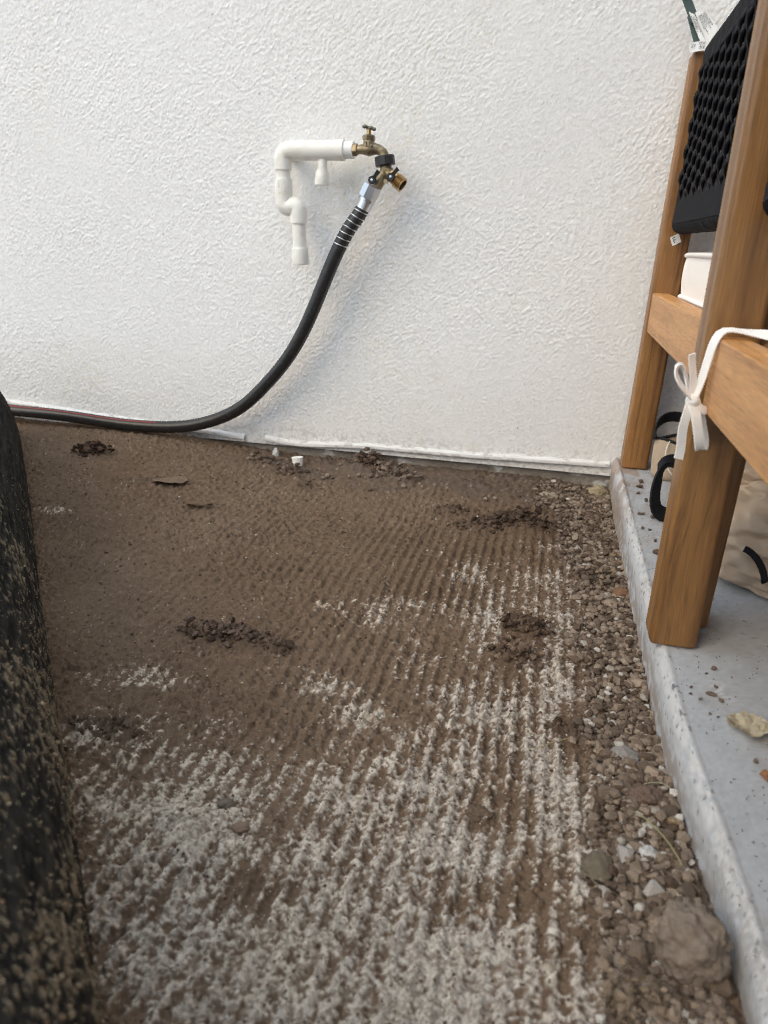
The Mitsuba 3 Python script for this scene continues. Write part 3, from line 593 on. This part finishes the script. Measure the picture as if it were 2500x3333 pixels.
# twigs and straw
for (a, b_, r, tint, lb) in (((.055, .345, .004), (.085, .318, .004), .0009, (.035, .025, .02), 'dark twig lying on the soil left of the big clod'),
                            ((.088, .405, .006), (.108, .352, .012), .00045, (.32, .30, .16), 'long pale straw across the gravel above the big clod'),
                            ((.020, .468, .002), (.050, .486, .003), .00045, (.33, .27, .17), 'short tan straw on the ridges right of the centre'),
                            ((.098, .44, .006), (.112, .425, .013), .00035, (.34, .33, .22), 'thin curved straw beside the slab edge'),
                            ):
    a = np.array(a); b_ = np.array(b_); a[2] += float(soil_z(a[0], a[1])); b_[2] += float(soil_z(b_[0], b_[1]))
    mid = (a + b_) / 2 + np.array([.002, .001, .0025])
    solo('twig' if 'straw' not in lb else 'straw', tube(spline([a, mid, b_], 12), r, 6), {'type': 'twosided', 'bsdf': {'type': 'diffuse', 'reflectance': rgb(*tint)}}, lb, 'twig' if 'straw' not in lb else 'straw', smooth=True)

# white pipe stub and plaster chip by the footing
stub = thing('pipe_stub', 'short white plastic pipe stub poking out of the soil below the trim', 'pipe stub')
sx_, sy_ = -.408, 1.118
part(stub, 'pipe', tube([(sx_ + .006, sy_ - .008, -.085), (sx_ + .001, sy_ - .001, -.046), (sx_, sy_, -.034), (sx_, sy_, -.034)], [.0082, .0088, .0100, .0078], 28), 'm_pvc', smooth=40)
m = lump('plaster_chip', 'white chip of plaster stuck on the footing above the pipe stub', 'chip', -.461, 1.152, .011, (.55, .45, 1.15), (.58, .58, .57), .5, 3, .5, z=-.044)

# ------------------------------------------------------------------ wall pipe
pipe = thing('water_pipe', 'white plastic water pipe bending down the wall with a capped lower end', 'pipe')
py = 1.118
def S(*q): return [(x, py, z) for x, z in q]
arc = lambda cx, cz, r, a0, a1, n=14: [(cx + r * math.cos(a), cz + r * math.sin(a)) for a in np.linspace(a0, a1, n)]
el = arc(-.4105, .4295, .0125, math.pi / 2, math.pi, 14)
part(pipe, 'elbow', tube(S((-.4000, .4420), *[(x, z) for x, z in el], (-.4230, .4290), (-.4230, .4155), (-.4230, .4155)), [.0130] * 17 + [.0112], 32), 'm_pvc', smooth=40)
part(pipe, 'sleeve', tube(S((-.4105, .4420), (-.4105, .4420), (-.4095, .4420), (-.3532, .4424), (-.3532, .4424), (-.3522, .4424), (-.3522, .4424), (-.3335, .4427), (-.3335, .4427), (-.3270, .4428), (-.3270, .4428)),
     [.0120, .0136, .0139, .0137, .0133, .0133, .0140, .0141, .0146, .0146, .011], 36), 'm_pvc', smooth=30)
part(pipe, 'adapter', tube(S((-.3290, .4428), (-.3125, .4432), (-.3118, .4432), (-.3118, .4432)), [.0117, .0119, .0112, .006], 32), 'm_pvc_clean', smooth=30)
part(pipe, 'upper_pipe', tube(S((-.4230, .4170), (-.4230, .4000)), .0106, 28), 'm_pvc', smooth=40)
part(pipe, 'coupling', tube(S((-.4229, .4034), (-.4229, .4034), (-.4229, .4026), (-.4225, .3718), (-.4225, .3718)), [.0106, .0128, .0133, .0133, .012], 32), 'm_pvc', smooth=35)
lo = spline(S((-.4225, .3730), (-.4222, .3690), (-.4190, .3655), (-.4130, .3645), (-.4075, .3655)), 24)
part(pipe, 'elbow', tube(np.vstack([lo, lo[-1:]]), [.0131] * 24 + [.011], 32), 'm_pvc', smooth=40)
lo = spline(S((-.4085, .3655), (-.4040, .3655), (-.4005, .3625), (-.3995, .3570), (-.3993, .3500), (-.3993, .3415)), 24)
part(pipe, 'elbow', tube(np.vstack([lo[:1], lo, lo[-1:]]), [.0118] + [.0129] * 24 + [.011], 32), 'm_pvc', smooth=40)
part(pipe, 'lower_pipe', tube(S((-.3993, .3440), (-.3980, .3040)), .0105, 28), 'm_pvc', smooth=40)
part(pipe, 'end_cap', tube(S((-.3981, .3060), (-.3981, .3060), (-.3980, .3045), (-.3972, .2830), (-.3970, .2812), (-.3970, .2805)), [.0106, .0122, .0129, .0131, .0119, .0], 32), 'm_pvc', smooth=35)
part(pipe, 'drain_stub', tube(S((-.3605, .4330), (-.3608, .4180), (-.3612, .4140), (-.3616, .4070), (-.3616, .4070), (-.3617, .4055), (-.3617, .4055), (-.3619, .3965), (-.3620, .3950), (-.3620, .3950)), [.0068, .0070, .0092, .0102, .0094, .0094, .0107, .0108, .0098, .0], 28), 'm_pvc', smooth=35)
part(pipe, 'wall_stub', tube([(-.4229, 1.118, .442), (-.4229, WY + .01, .442)], .0105, 24), 'm_pvc', smooth=40)
# raised lettering of the coupling
tm = cat([(lambda g: (g.apply_translation((0, -.0032 * i_, 0)), g)[1])(meshkit.text_mesh(tx, .0016, .0004)) for i_, tx in enumerate(('PVC 1/2', 'SCH 40', 'D2466'))])
def onto(m, origin, xa, za):
    """Local x -> xa, local y -> za, local z -> towards the viewer side of that plane."""
    xa = np.array(xa, float); xa /= np.linalg.norm(xa); za = np.array(za, float); za -= xa * (xa @ za); za /= np.linalg.norm(za); nn = np.cross(xa, za)
    m.vertices = m.vertices @ np.stack([xa, za, nn]) + np.array(origin); return m
part(pipe, 'lettering', onto(tm, (-.4272, py - .0132, .3975), (1, .05, 0), (0, 0, 1)), 'm_pvc')

# ------------------------------------------------------------------ hose bib, splitter, hose
fy = 1.112
def Q(x, z, dy=0.0): return (x, fy + dy, z)
tap = thing('garden_tap', 'old brass garden tap with a small wheel handle on the white pipe', 'tap')
part(tap, 'inlet_nut', tube([Q(-.3128, .4425), Q(-.3118, .4425), Q(-.3062, .4425), Q(-.3050, .4425)], [.0075, .0088, .0088, .0072], 6, phase=.3), 'm_brass', smooth=False)
body = blob([[(Q(-.3070, .4425), .0060), (Q(-.2975, .4432), .0066), (Q(-.2878, .4438), .0096), (Q(-.2790, .4440), .0075), (Q(-.2720, .4425), .0066), (Q(-.2670, .4385), .0068), (Q(-.2652, .4340), .0076)],
             [(Q(-.2882, .4440), .0090), (Q(-.2884, .4520), .0080), (Q(-.2885, .4545), .0080)]])
part(tap, 'body', body, 'm_brass', smooth=True)
part(tap, 'bonnet', tube([Q(-.2885, .4545), Q(-.2885, .4555), Q(-.2885, .4600), Q(-.2885, .4618), Q(-.2885, .4625)], [.0082, .0096, .0096, .0080, .0040], 6, phase=.5), 'm_brass', smooth=False)
part(tap, 'stem', tube([Q(-.2887, .4615), Q(-.2889, .4690)], .0034, 18), 'm_brass_new', smooth=40)
hub = np.array(Q(-.2890, .4712)); lobes = []
tilt = np.array([.93, .12, -.30])
for k in range(5):
    a = k * 2 * math.pi / 5 + .35
    d = np.array([math.cos(a), math.sin(a), -.22 * math.cos(a)]) * .0076
    lobes += [trimesh.creation.icosphere(2, .0032)]; lobes[-1].vertices = lobes[-1].vertices * [1, 1, .8] + hub + d
    lobes += [tube([hub, hub + d], .0019, 10)]
lobes += [tube([hub - [0, 0, .0022], hub + [0, 0, .0020]], .0042, 16)]
part(tap, 'handle', cat(lobes), 'm_patina', smooth=45)
part(tap, 'lettering', onto(meshkit.text_mesh('1/2', .0062, .0012, bold=True), Q(-.2930, .4466, -.0093), (1, .05, -.12), (.1, -.28, 1)), 'm_brass')

split = thing('hose_splitter', 'brass two-way hose splitter with a black collar and two black levers', 'splitter')
ct_, cb_ = np.array(Q(-.2652, .4345)), np.array(Q(-.2630, .4220))
col_p = [ct_, ct_, ct_ * .93 + cb_ * .07, ct_ * .06 + cb_ * .94, cb_, cb_]
part(split, 'collar', tube(col_p, [.0075, .0142, .0148, .0148, .0142, .0080], 14), 'm_black_plastic', smooth=False)
dl = np.array([-.274 + .2618, 0, .3942 - .4149]); dl /= np.linalg.norm(dl); drr = np.array([.80, -.14, -.58]); drr /= np.linalg.norm(drr)
y0 = np.array(Q(-.2620, .4152)); lend = np.array(Q(-.2755, .3925)); rend = y0 + drr * .0085
body = blob([[(Q(-.2632, .4220), .0082), (y0, .0086)], [(y0, .0080), (lend, .0072)], [(y0, .0084), (rend, .0088)]])
part(split, 'body', body, 'm_brass', smooth=True)
tp, tr = [], []
for k in range(29):
    tp.append(y0 + drr * (.0215 + .0115 * k / 28)); tr.append(.0099 + .0006 * math.cos(k * math.pi / 3.5))
end = tp[-1]
part(split, 'outlet_thread', tube([y0 + drr * .009, y0 + drr * .0205] + tp + [end], [.0088, .0090] + tr + [.0080], 32, caps=False), 'm_brass_new', smooth=50)
part(split, 'outlet_bore', cat(tube([end, end - drr * .014], .0079, 28, caps=False), tube([end - drr * .0136, end - drr * .0140], .0080, 28)), 'm_brass', smooth=40)
for (px_, pz_), (qx, qz) in (((-.2795, .4022), (-.2690, .4138)), ((-.2518, .4067), (-.2405, .4172))):
    c0 = np.array(Q(px_, pz_, -.0085)); c1 = np.array(Q(qx, qz, -.0135)); out = np.array([.05, -1, -.06])
    knob = tube([c0, c0 + out * .0015, c0 + out * .0075, c0 + out * .0082], [.0050, .0056, .0056, .0050], 26)
    d = c1 - c0; d /= np.linalg.norm(d); w = np.cross(d, out); w /= np.linalg.norm(w)
    L = np.linalg.norm(c1 - c0); pts = []
    for s_, hw in ((.15, .0030), (.55, .0019), (1.0, .0030)):
        for a in (-1, 1):
            for o_ in (.0015, .0070): pts.append(c0 + d * L * s_ + w * hw * a + out * o_)
    arm = cat(trimesh.convex.convex_hull(np.array(pts[:8])), trimesh.convex.convex_hull(np.array(pts[4:])))
    lv = part(split, 'lever', cat(knob, arm), 'm_black_plastic', smooth=35)
    part(lv, 'screw', tube([c0 + out * .0076, c0 + out * .0090, c0 + out * .0092], [.0020, .0019, .0], 16), 'm_steel', smooth=40)
part(split, 'boss', tube([Q(-.2603, .4010, -.004), Q(-.2603, .4010, -.009)], .0034, 6), 'm_brass')
part(split, 'lettering', onto(meshkit.text_mesh('VN', .0042, .0010, bold=True), Q(-.2648, .4126, -.0086), (1, 0, .08), (0, -.1, 1)), 'm_brass_new')

hose = thing('garden_hose', 'black rubber garden hose hanging from the tap and running along the wall foot', 'hose')
hd = np.array([-.455, 0, -.89]); h0 = np.array(Q(-.2806, .3955)); h1 = np.array(Q(-.2898, .3775)); h2 = np.array(Q(-.2965, .3640)); h3 = np.array(Q(-.3005, .3570))
part(hose, 'hex_nut', tube([h0, h0, h0 + hd * .0008, h1 - hd * .0006, h1, h1], [.0075, .0134, .0144, .0144, .0134, .0100], 8, phase=.2), 'm_chrome', smooth=False)
part(hose, 'collar_nut', tube([h1 - hd * .001, h1 + hd * .0035, h1 + hd * .0035], [.0122, .0122, .0100], 28), 'm_chrome', smooth=30)
fp_, fr_ = [], []
for k in range(31):
    fp_.append(h1 + hd * (.0032 + .0118 * k / 30)); fr_.append(.0117 + .0005 * math.cos(k * 2 * math.pi / 6))
part(hose, 'ferrule', tube(fp_, fr_, 28), 'm_steel', smooth=60)
path = [h2 - hd * .004, h2, (-.3150, 1.112, .3385), (-.3319, 1.113, .3104), (-.3578, 1.116, .2568), (-.3906, 1.12, .1875), (-.4254, 1.125, .1328), (-.4698, 1.129, .0826), (-.5154, 1.132, .0424), (-.5615, 1.134, .0177), (-.6262, 1.135, -.0014), (-.6918, 1.136, -.0080), (-.7672, 1.136, -.0082), (-.8633, 1.136, -.0029), (-.9829, 1.136, -.0009), (-1.15, 1.136, .002), (-1.5, 1.136, .0)]
hp = spline(path, 220)
part(hose, 'tube', tube(hp, .0108, 28), 'm_rubber', smooth=60)
seg = hp[(hp[:, 0] < -.675)]
part(hose, 'stripe', tube(seg + np.array([0, -.0054, .0092]), .0013, 8), 'm_red', smooth=60)
cs = np.r_[0, np.cumsum(np.linalg.norm(np.diff(hp, axis=0), axis=1))]
def along(s): return np.array([np.interp(s, cs, hp[:, k]) for k in range(3)])
turns, coil = 7.0, []
for a in np.linspace(0, 1, 240):
    s = .006 + .066 * (a if a < .92 else .92 + (a - .92) * .35); c_ = along(s); t_ = along(s + .001) - c_; t_ /= np.linalg.norm(t_)
    u_ = np.cross(t_, [0, 1, 0]); u_ /= np.linalg.norm(u_); w_ = np.cross(t_, u_); ph = a * turns * 2 * math.pi
    coil.append(c_ + .0116 * (math.cos(ph) * u_ + math.sin(ph) * w_))
part(hose, 'spring', tube(coil, .0008, 8), 'm_steel', smooth=60)

# ------------------------------------------------------------------ chairs
def rope_panel(x0, yn, yf, zb, zt, fine=110, sides=7):
    """Cord strands wound round the two back rails: straight pairs with looped strands woven between them."""
    strands = []
    pitch = .0066; n = int((yf - yn) / pitch)
    th = .013; xb = x0 + 2 * th
    for i in range(n):
        y0_ = yn + (i + .5) * pitch; kind = i % 3; pts = []
        zs = np.linspace(zb, zt, fine); f = (zs - zb) / (zt - zb)
        amp = sstep(.13, .19, f) * (1 - sstep(.87, .93, f))
        fr = ((zs - zb) / .0300 + (i // 3) * .37) % 1.0
        if kind < 2:
            dy = amp * (.0014 if kind == 0 else -.0014) + amp * .0008 * np.sin(fr * 2 * math.pi + i); dx = amp * (.0004 * np.sin(fr * 2 * math.pi))
        else:                                                        # climbs aslant behind, then hooks back over the pair in front
            up = np.where(fr < .78, fr / .78, 1 - (fr - .78) / .22)
            dy = amp * .0105 * (1 - 2 * (up * up * (3 - 2 * up)))
            dx = amp * np.where(fr > .30, -.0056 * np.sin(np.clip((fr - .30) / .70, 0, 1) * math.pi) ** .8, .0012)
        front = np.stack([x0 + dx, y0_ + dy, zs], 1)
        top = [(x0 + th - th * math.cos(a), y0_, zt + .010 * math.sin(a)) for a in np.linspace(.35, math.pi - .35, 7)]
        back = np.stack([xb + 0 * zs[::9], y0_ + .4 * dy[::-1][::9], zs[::-1][::9]], 1)
        bot = [(x0 + th + th * math.cos(a), y0_, zb - .010 * math.sin(a)) for a in np.linspace(.35, math.pi - .35, 7)]
        loop = np.vstack([front, top, back, bot]); loop = np.vstack([loop, loop[:1]])
        L = np.r_[0, np.cumsum(np.linalg.norm(np.diff(loop, axis=0), axis=1))]
        rr = .0028 * (1 + .10 * np.sin(L * 2 * math.pi / .0042))
        strands.append(tube(loop, rr, sides, caps=False))
    return strands
def chair(name, dx, dy, label, lean, knot=False, ropes=True):
    t = thing(name, label, 'chair', group='wooden chairs with black cord backs')
    tr = lambda m: (m.apply_translation((dx, dy, 0)), m)[1]
    def post(y, x, h, mat, lab=None):
        m = rbox((.0385, .037, h), .0046, 4, (0, 0, h / 2))
        m.vertices[:, 0] += m.vertices[:, 2] * lean
        m.apply_translation((x, y, 0.0006)); part(t, 'back_post', tr(m), mat, smooth=30, label=lab)
    post(1.130, .1445, .5565, 'm_wood_post_knot_shaded' if knot else 'm_wood_post')
    post(.632, .1445, .5565, 'm_wood_post')
    y0_, y1_ = .6508, 1.1113
    part(t, 'back_rail', tr(rbox((.0225, y1_ - y0_, .0545), .0022, 2, (.1425, (y0_ + y1_) / 2, .2345))), 'm_wood_rail_lit', smooth=30)
    part(t, 'cord_rail', tr(rbox((.020, y1_ - y0_, .022), .004, 2, (.160, (y0_ + y1_) / 2, .355))), 'm_wood_rail_lit', smooth=30)
    part(t, 'cord_rail', tr(rbox((.020, y1_ - y0_, .022), .004, 2, (.163, (y0_ + y1_) / 2, .545))), 'm_wood_rail_lit', smooth=30)
    for y in (1.130, .632):
        part(t, 'side_rail', tr(rbox((.42, .024, .050), .003, 2, (.376, y, .2325))), 'm_wood_dark', smooth=30)
        part(t, 'front_leg', tr(rbox((.040, .037, .40), .0055, 3, (.606, y, .2006))), 'm_wood_post', smooth=30)
        part(t, 'armrest', tr(rbox((.46, .050, .022), .005, 3, (.395, y, .412))), 'm_wood_dark', smooth=30)
    part(t, 'front_rail', tr(rbox((.0225, y1_ - y0_, .0545), .0022, 2, (.600, (y0_ + y1_) / 2, .2345))), 'm_wood_rail_lit', smooth=30)
    for k in range(7):
        part(t, 'seat_slat', tr(rbox((.042, y1_ - y0_ - .004, .014), .002, 2, (.205 + k * .0565, (y0_ + y1_) / 2, .2535))), 'm_wood_rail_lit', smooth=30)
    if ropes:
        for sm in rope_panel(.1435, .6530, 1.0960 if knot else 1.1050, .352, .553, *((70, 5) if knot else (100, 7))):
            sm.vertices[:, 0] += (sm.vertices[:, 2] - .35) * .03
            part(t, 'cord', tr(sm), 'm_rope', smooth=True)
    return t
far_chair = chair('garden_chair', 0, 0, 'wooden garden chair with black cord back, beside the white wall', .018)
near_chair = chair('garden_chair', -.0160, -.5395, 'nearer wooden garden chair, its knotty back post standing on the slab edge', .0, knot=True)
# small square sticker with a letter on the far post
st = np.array([(.1425, .335), (.1530, .341), (.1580, .3300), (.1475, .3240)])
sv = np.array([(x, 1.1108 - o, z) for o in (0.0, .0004) for x, z in st])
part(far_chair, 'sticker', (sv, np.array([(0, 1, 2), (0, 2, 3), (4, 6, 5), (4, 7, 6), (0, 4, 5), (0, 5, 1), (1, 5, 6), (1, 6, 2), (2, 6, 7), (2, 7, 3), (3, 7, 4), (3, 4, 0)])), 'm_label', label='small tilted white square sticker with a black letter F')
part(far_chair, 'letter', onto(meshkit.text_mesh('F', .0074, .0002), (.1484, 1.1102, .3278), (.87, 0, .5), (-.5, 0, .87)), 'm_ink')

# ------------------------------------------------------------------ cushions
def cushion(name, label, cx_, cy_, lx_, ly_, z0, z1, mat, sd):
    t = thing(name, label, 'cushion')
    nu = 120; nv = 22; a = np.linspace(0, 2 * math.pi, nu, endpoint=False); ex = .22
    sx2 = np.sign(np.cos(a)) * np.abs(np.cos(a)) ** ex; sy2 = np.sign(np.sin(a)) * np.abs(np.sin(a)) ** ex
    V = []
    for v in np.linspace(0, 1, nv):
        bulge = 1 + .012 * math.sin(math.pi * v)
        wr = .0032 * (fbm(xyz(a * 26, v * .7, sd), 3, sd) - .5)
        V.append(np.stack([cx_ + (lx_ / 2 * bulge + wr) * sx2, cy_ + (ly_ / 2 * bulge + wr) * sy2, np.full(nu, z0 + (z1 - z0) * v)], 1))
    for s_ in (.96, .85, .6, .3, .02):
        V.append(np.stack([cx_ + lx_ / 2 * s_ * sx2, cy_ + ly_ / 2 * s_ * sy2, np.full(nu, z1 + .010 * (1 - s_ ** 3)) + .003 * (fbm(xyz(sx2 * s_ * 4, sy2 * s_ * 4), 2, sd) - .5)], 1))
    V = np.stack(V); r_ = len(V); V = V.reshape(-1, 3); i, j = np.meshgrid(np.arange(r_ - 1), np.arange(nu), indexing='ij')
    q = np.stack([i * nu + j, i * nu + (j + 1) % nu, (i + 1) * nu + (j + 1) % nu, (i + 1) * nu + j], -1).reshape(-1, 4)
    part(t, 'pad', (V, np.vstack([q[:, [0, 1, 2]], q[:, [0, 2, 3]]])), mat, smooth=True)
    for z in (z0, z1):
        lp = np.stack([cx_ + (lx_ / 2 + .0018) * sx2, cy_ + (ly_ / 2 + .0018) * sy2, z + .0022 * np.sin(a * 3 + sd)], 1)
        lp = np.vstack([lp, lp[:1]]); part(t, 'piping', tube(lp, .0028, 10, caps=False), mat, smooth=60)
cushion('seat_cushion', 'white box seat cushion with piped edges on the far chair', .372, .885, .425, .445, .2630, .3150, 'm_cushion', 3)
cushion('seat_cushion', 'white seat cushion on the nearer chair, right of its back post', .356, .345, .425, .445, .2500, .3120, 'm_cushion', 5)
def pillow(name, label, c, size, mat, sd):
    m = trimesh.creation.icosphere(4); v = np.array(m.vertices); s = np.sign(v) * np.abs(v) ** .55
    s[:, 0] *= (1 - .22 * np.maximum(np.abs(s[:, 1]), np.abs(s[:, 2])) ** 3)
    m.vertices = s * np.array(size) * (1 + .05 * (fbm(v * 3, 3, sd) - .5))[:, None] + np.array(c)
    return solo(name, m, mat, label, 'pillow', smooth=True)
pillow('throw_pillow', 'cream throw pillow on the far chair, seen below the black cord back', (.216, .860, .412), (.046, .130, .094), 'm_cream', 4)

# ------------------------------------------------------------------ ribbon bow
bow = thing('cushion_tie', 'white fabric tie knotted in a bow round the nearer chair rail', 'ribbon')
yb = .553
def R(*q): return [(x, yb + d, z) for x, z, d in q]
part(bow, 'band', ribbon(spline([(.190, .420, .2665), (.160, .500, .2660), (.140, .548, .2672), (.127, .556, .2678), (.117, .556, .2672), (.1125, .553, .2620), (.1095, .551, .2480), (.1070, .549, .2320), (.1040, .548, .2200)], 50), .0070, [(-.3, .9, .1)] * 18 + [(.5, -.75, -.2)] * 32, .0010), 'm_ribbon', smooth=50)
part(bow, 'loop', ribbon(spline(R((.1035, .2190, -.006), (.0965, .2260, -.010), (.0905, .2330, -.012), (.0885, .2385, -.010), (.0915, .2415, -.004), (.0955, .2380, .001), (.0990, .2290, .000), (.1030, .2200, -.003)), 44), .0074, (.35, .9, .1), .0010), 'm_ribbon', smooth=50)
part(bow, 'loop', ribbon(spline(R((.1040, .2170, -.006), (.1065, .2090, -.010), (.1095, .1985, -.012), (.1125, .1880, -.012), (.1145, .1838, -.009), (.1170, .1865, -.003), (.1150, .1960, .000), (.1105, .2080, -.002), (.1055, .2170, -.004)), 44), .0078, (.85, .45, .1), .0010), 'm_ribbon', smooth=50)
part(bow, 'tail', ribbon(spline(R((.1025, .2190, -.004), (.1022, .2290, -.005), (.0998, .2400, -.006), (.0972, .2515, -.008)), 24), .0056, (.8, .5, .2), .0009), 'm_ribbon', smooth=50)
part(bow, 'tail', ribbon(spline(R((.1025, .2175, -.006), (.1005, .2080, -.010), (.0996, .1980, -.010), (.1004, .1880, -.009), (.1002, .1750, -.010)), 30), .0072, (.85, .4, .1), .0009), 'm_ribbon', smooth=50)
part(bow, 'end', ribbon(spline(R((.1045, .2170, -.006), (.1095, .2130, -.006), (.1140, .2108, -.003), (.1175, .2085, .002)), 20), [.0062] * 12 + [.0052, .0045, .0038, .003, .0025, .002, .0016, .0012], (.3, .5, .8), .0010), 'm_ribbon', smooth=50)
m = trimesh.creation.icosphere(3); v = np.array(m.vertices)
m.vertices = v * (1 + .18 * (fbm(v * 3 + 4, 3, 9) - .5))[:, None] * [.0052, .0042, .0046] + np.array([.1035, yb - .006, .2182])
part(bow, 'knot', m, 'm_ribbon', smooth=True)

# ------------------------------------------------------------------ strap and care labels at the top of the far post
strap = thing('webbing_strap', 'dark green strap with white care labels above the far chair post', 'strap')
part(strap, 'band', ribbon(spline([(.108, 1.128, .640), (.1225, 1.122, .6080), (.1285, 1.118, .5960), (.1315, 1.112, .5880)], 20), .0100, (.9, -.2, .25), .0014), 'm_green', smooth=50)
part(strap, 'band', ribbon(spline([(.1255, 1.120, .5965), (.1305, 1.115, .5830), (.1390, 1.108, .5620), (.1410, 1.106, .5580)], 20), .0072, (.9, -.2, .25), .0014), 'm_green', smooth=50)
def card(c4, name, lines=0, n=12, bend=.002):
    c4 = np.array(c4, float); g = np.linspace(0, 1, n); U, Vv = np.meshgrid(g, g, indexing='xy')
    P = (c4[0] * ((1 - U) * (1 - Vv))[..., None] + c4[1] * (U * (1 - Vv))[..., None] + c4[2] * (U * Vv)[..., None] + c4[3] * ((1 - U) * Vv)[..., None])
    P[..., 1] += bend * np.sin(U * math.pi) * np.cos(Vv * 2)
    k = part(strap, name, (P.reshape(-1, 3), grid_faces(n, n)), 'm_label', smooth=True)
    if lines:
        ms = []
        for i in range(lines):
            u0 = .12 + .76 * (i + .3) / lines; v0, v1 = .10 + .1 * rng.random(), .9 - .35 * rng.random()
            a = v0
            while a < v1:
                b_ = min(v1, a + rng.uniform(.04, .11)); q = []
                for (uu_, vv_) in ((u0, a), (u0 + .35 / lines, a), (u0 + .35 / lines, b_), (u0, b_)):
                    pt = c4[0] * (1 - uu_) * (1 - vv_) + c4[1] * uu_ * (1 - vv_) + c4[2] * uu_ * vv_ + c4[3] * (1 - uu_) * vv_
                    pt = pt + np.array([0, bend * math.sin(uu_ * math.pi) * math.cos(vv_ * 2) - .0004, 0]); q.append(pt)
                ms.append(trimesh.Trimesh(np.array(q), [(0, 1, 2), (0, 2, 3)], process=False)); a = b_ + .025
        part(k, 'print', cat(ms), 'm_ink', kind='stuff')
card([(.1290, 1.106, .5960), (.1380, 1.103, .6000), (.1585, 1.098, .5765), (.1490, 1.100, .5610)], 'care_label', 7)
card([(.1215, 1.110, .5990), (.1290, 1.108, .5950), (.1490, 1.103, .5640), (.1400, 1.104, .5650)], 'care_label', 4)
card([(.1275, 1.106, .5640), (.1490, 1.100, .5660), (.1490, 1.100, .5545), (.1300, 1.106, .5530)], 'care_label', 0)
part(strap, 'print', cat(onto(meshkit.text_mesh('low', .0036, .0003), (.1385, 1.1008, .5602), (1, -.28, .1), (0, 0, 1)), onto(meshkit.text_mesh('dry', .0034, .0003), (.1392, 1.1008, .5562), (1, -.28, .1), (0, 0, 1)), onto(meshkit.text_mesh('2x', .0036, .0003), (.1302, 1.1032, .5580), (1, -.28, .1), (0, 0, 1))), 'm_ink')

# ------------------------------------------------------------------ added fence, out of view: only there to keep light off the right side
fence = thing('added_shade_fence', 'added brown board fence out of view on the right, keeping light off the patio', 'fence')
for k_ in range(16):
    part(fence, 'board', rbox((.02, .142, 1.9), .003, 1, (.82, 1.08 - k_ * .147, .955)), 'm_added_fence')
for z_ in (.35, 1.55):
    part(fence, 'rail', rbox((.04, 2.35, .07), .003, 1, (.852, -.02, z_)), 'm_added_fence')

# ------------------------------------------------------------------ canvas covers under the chairs
def bundle(name, label, c, size, sd, cat_='bag', folds=9.0, mat='m_canvas'):
    m = trimesh.creation.icosphere(5); v = np.array(m.vertices)
    s = np.sign(v) * np.abs(v) ** np.array([.85, .85, .75])
    f = np.sin(v[:, 0] * folds * .6 + v[:, 1] * folds * .35 + 2.5 * fbm(v * 1.6, 2, sd)) * .5
    h = 1 + .24 * (fbm(v * 1.8, 3, sd) - .5) * 2 + .09 * f + .20 * (1 - np.abs(2 * fbm(v * 3.2, 3, sd + 2) - 1)) 
    p = s * h[:, None] * np.array(size) + np.array(c); p[:, 2] = np.maximum(p[:, 2], .001 + .004 * np.abs(v[:, 2]))
    m.vertices = p; t = thing(name, label, cat_); part(t, 'body', m, mat, smooth=True); return t
cover = bundle('furniture_cover', 'beige canvas furniture cover bunched on the slab under the chairs', (.305, .790, .036), (.105, .105, .046), 5, 'cover')
m = trimesh.creation.icosphere(5); v = np.array(m.vertices)
m.vertices = np.sign(v) * np.abs(v) ** .8 * (1 + .14 * (fbm(v * 2.2, 3, 17) - .5) * 2)[:, None] * np.array([.090, .075, .032]) + np.array([.300, .900, .088])
part(cover, 'fold', m, 'm_canvas', smooth=True)
part(cover, 'strap', ribbon(spline([(.196, .672, .060), (.204, .668, .056), (.212, .664, .046), (.2185, .668, .030)], 16), .006, (.3, -.3, .9), .002), 'm_web', smooth=50, label='short black strap with a stitched end')
loop = thing('carry_strap', 'wide black webbing strap looping out between the chair posts', 'strap')
part(loop, 'band', ribbon(spline([(.185, .96, .055), (.170, .945, .060), (.158, .93, .058), (.150, .915, .046), (.1475, .905, .030), (.152, .90, .012), (.166, .905, .004), (.20, .92, .004), (.25, .94, .006)], 44), .030, (.42, .88, .12), .0022), 'm_web', smooth=50)
bag = thing('storage_bag', 'small beige bag with a black rim behind the far chair post', 'bag')
n_ = 40; a = np.linspace(0, 2 * math.pi, n_, endpoint=False); rows = []
for f, r in ((0, .2), (.0, .75), (.12, .88), (.5, 1.0), (.8, 1.05), (1.0, 1.0)):
    rows.append(np.stack([.188 + .026 * r * np.cos(a) * (1 + .06 * np.sin(3 * a)) + .004 * f, 1.085 + .026 * r * np.sin(a), .001 + .058 * f + .004 * np.sin(2 * a) * f], 1))
Vb = np.stack(rows); i, j = np.meshgrid(np.arange(len(rows) - 1), np.arange(n_), indexing='ij')
q = np.stack([i * n_ + j, i * n_ + (j + 1) % n_, (i + 1) * n_ + (j + 1) % n_, (i + 1) * n_ + j], -1).reshape(-1, 4)
part(bag, 'body', (Vb.reshape(-1, 3), np.vstack([q[:, [0, 1, 2]], q[:, [0, 2, 3]]])), 'm_canvas', smooth=True)
rim = np.vstack([rows[-1], rows[-1][:1]])
part(bag, 'rim', tube(rim, .0022, 10, caps=False), 'm_web', smooth=60)
part(bag, 'flap', ribbon(spline([(.162, 1.080, .060), (.168, 1.10, .080), (.185, 1.112, .087), (.205, 1.11, .085), (.215, 1.095, .066)], 24), .016, (0, -.3, 1), .002), 'm_web', smooth=50)
part(bag, 'cord', tube(spline([(.180, 1.060, .062), (.176, 1.052, .045), (.181, 1.050, .026), (.190, 1.050, .015)], 16), .0010, 6), 'm_ribbon', smooth=60)
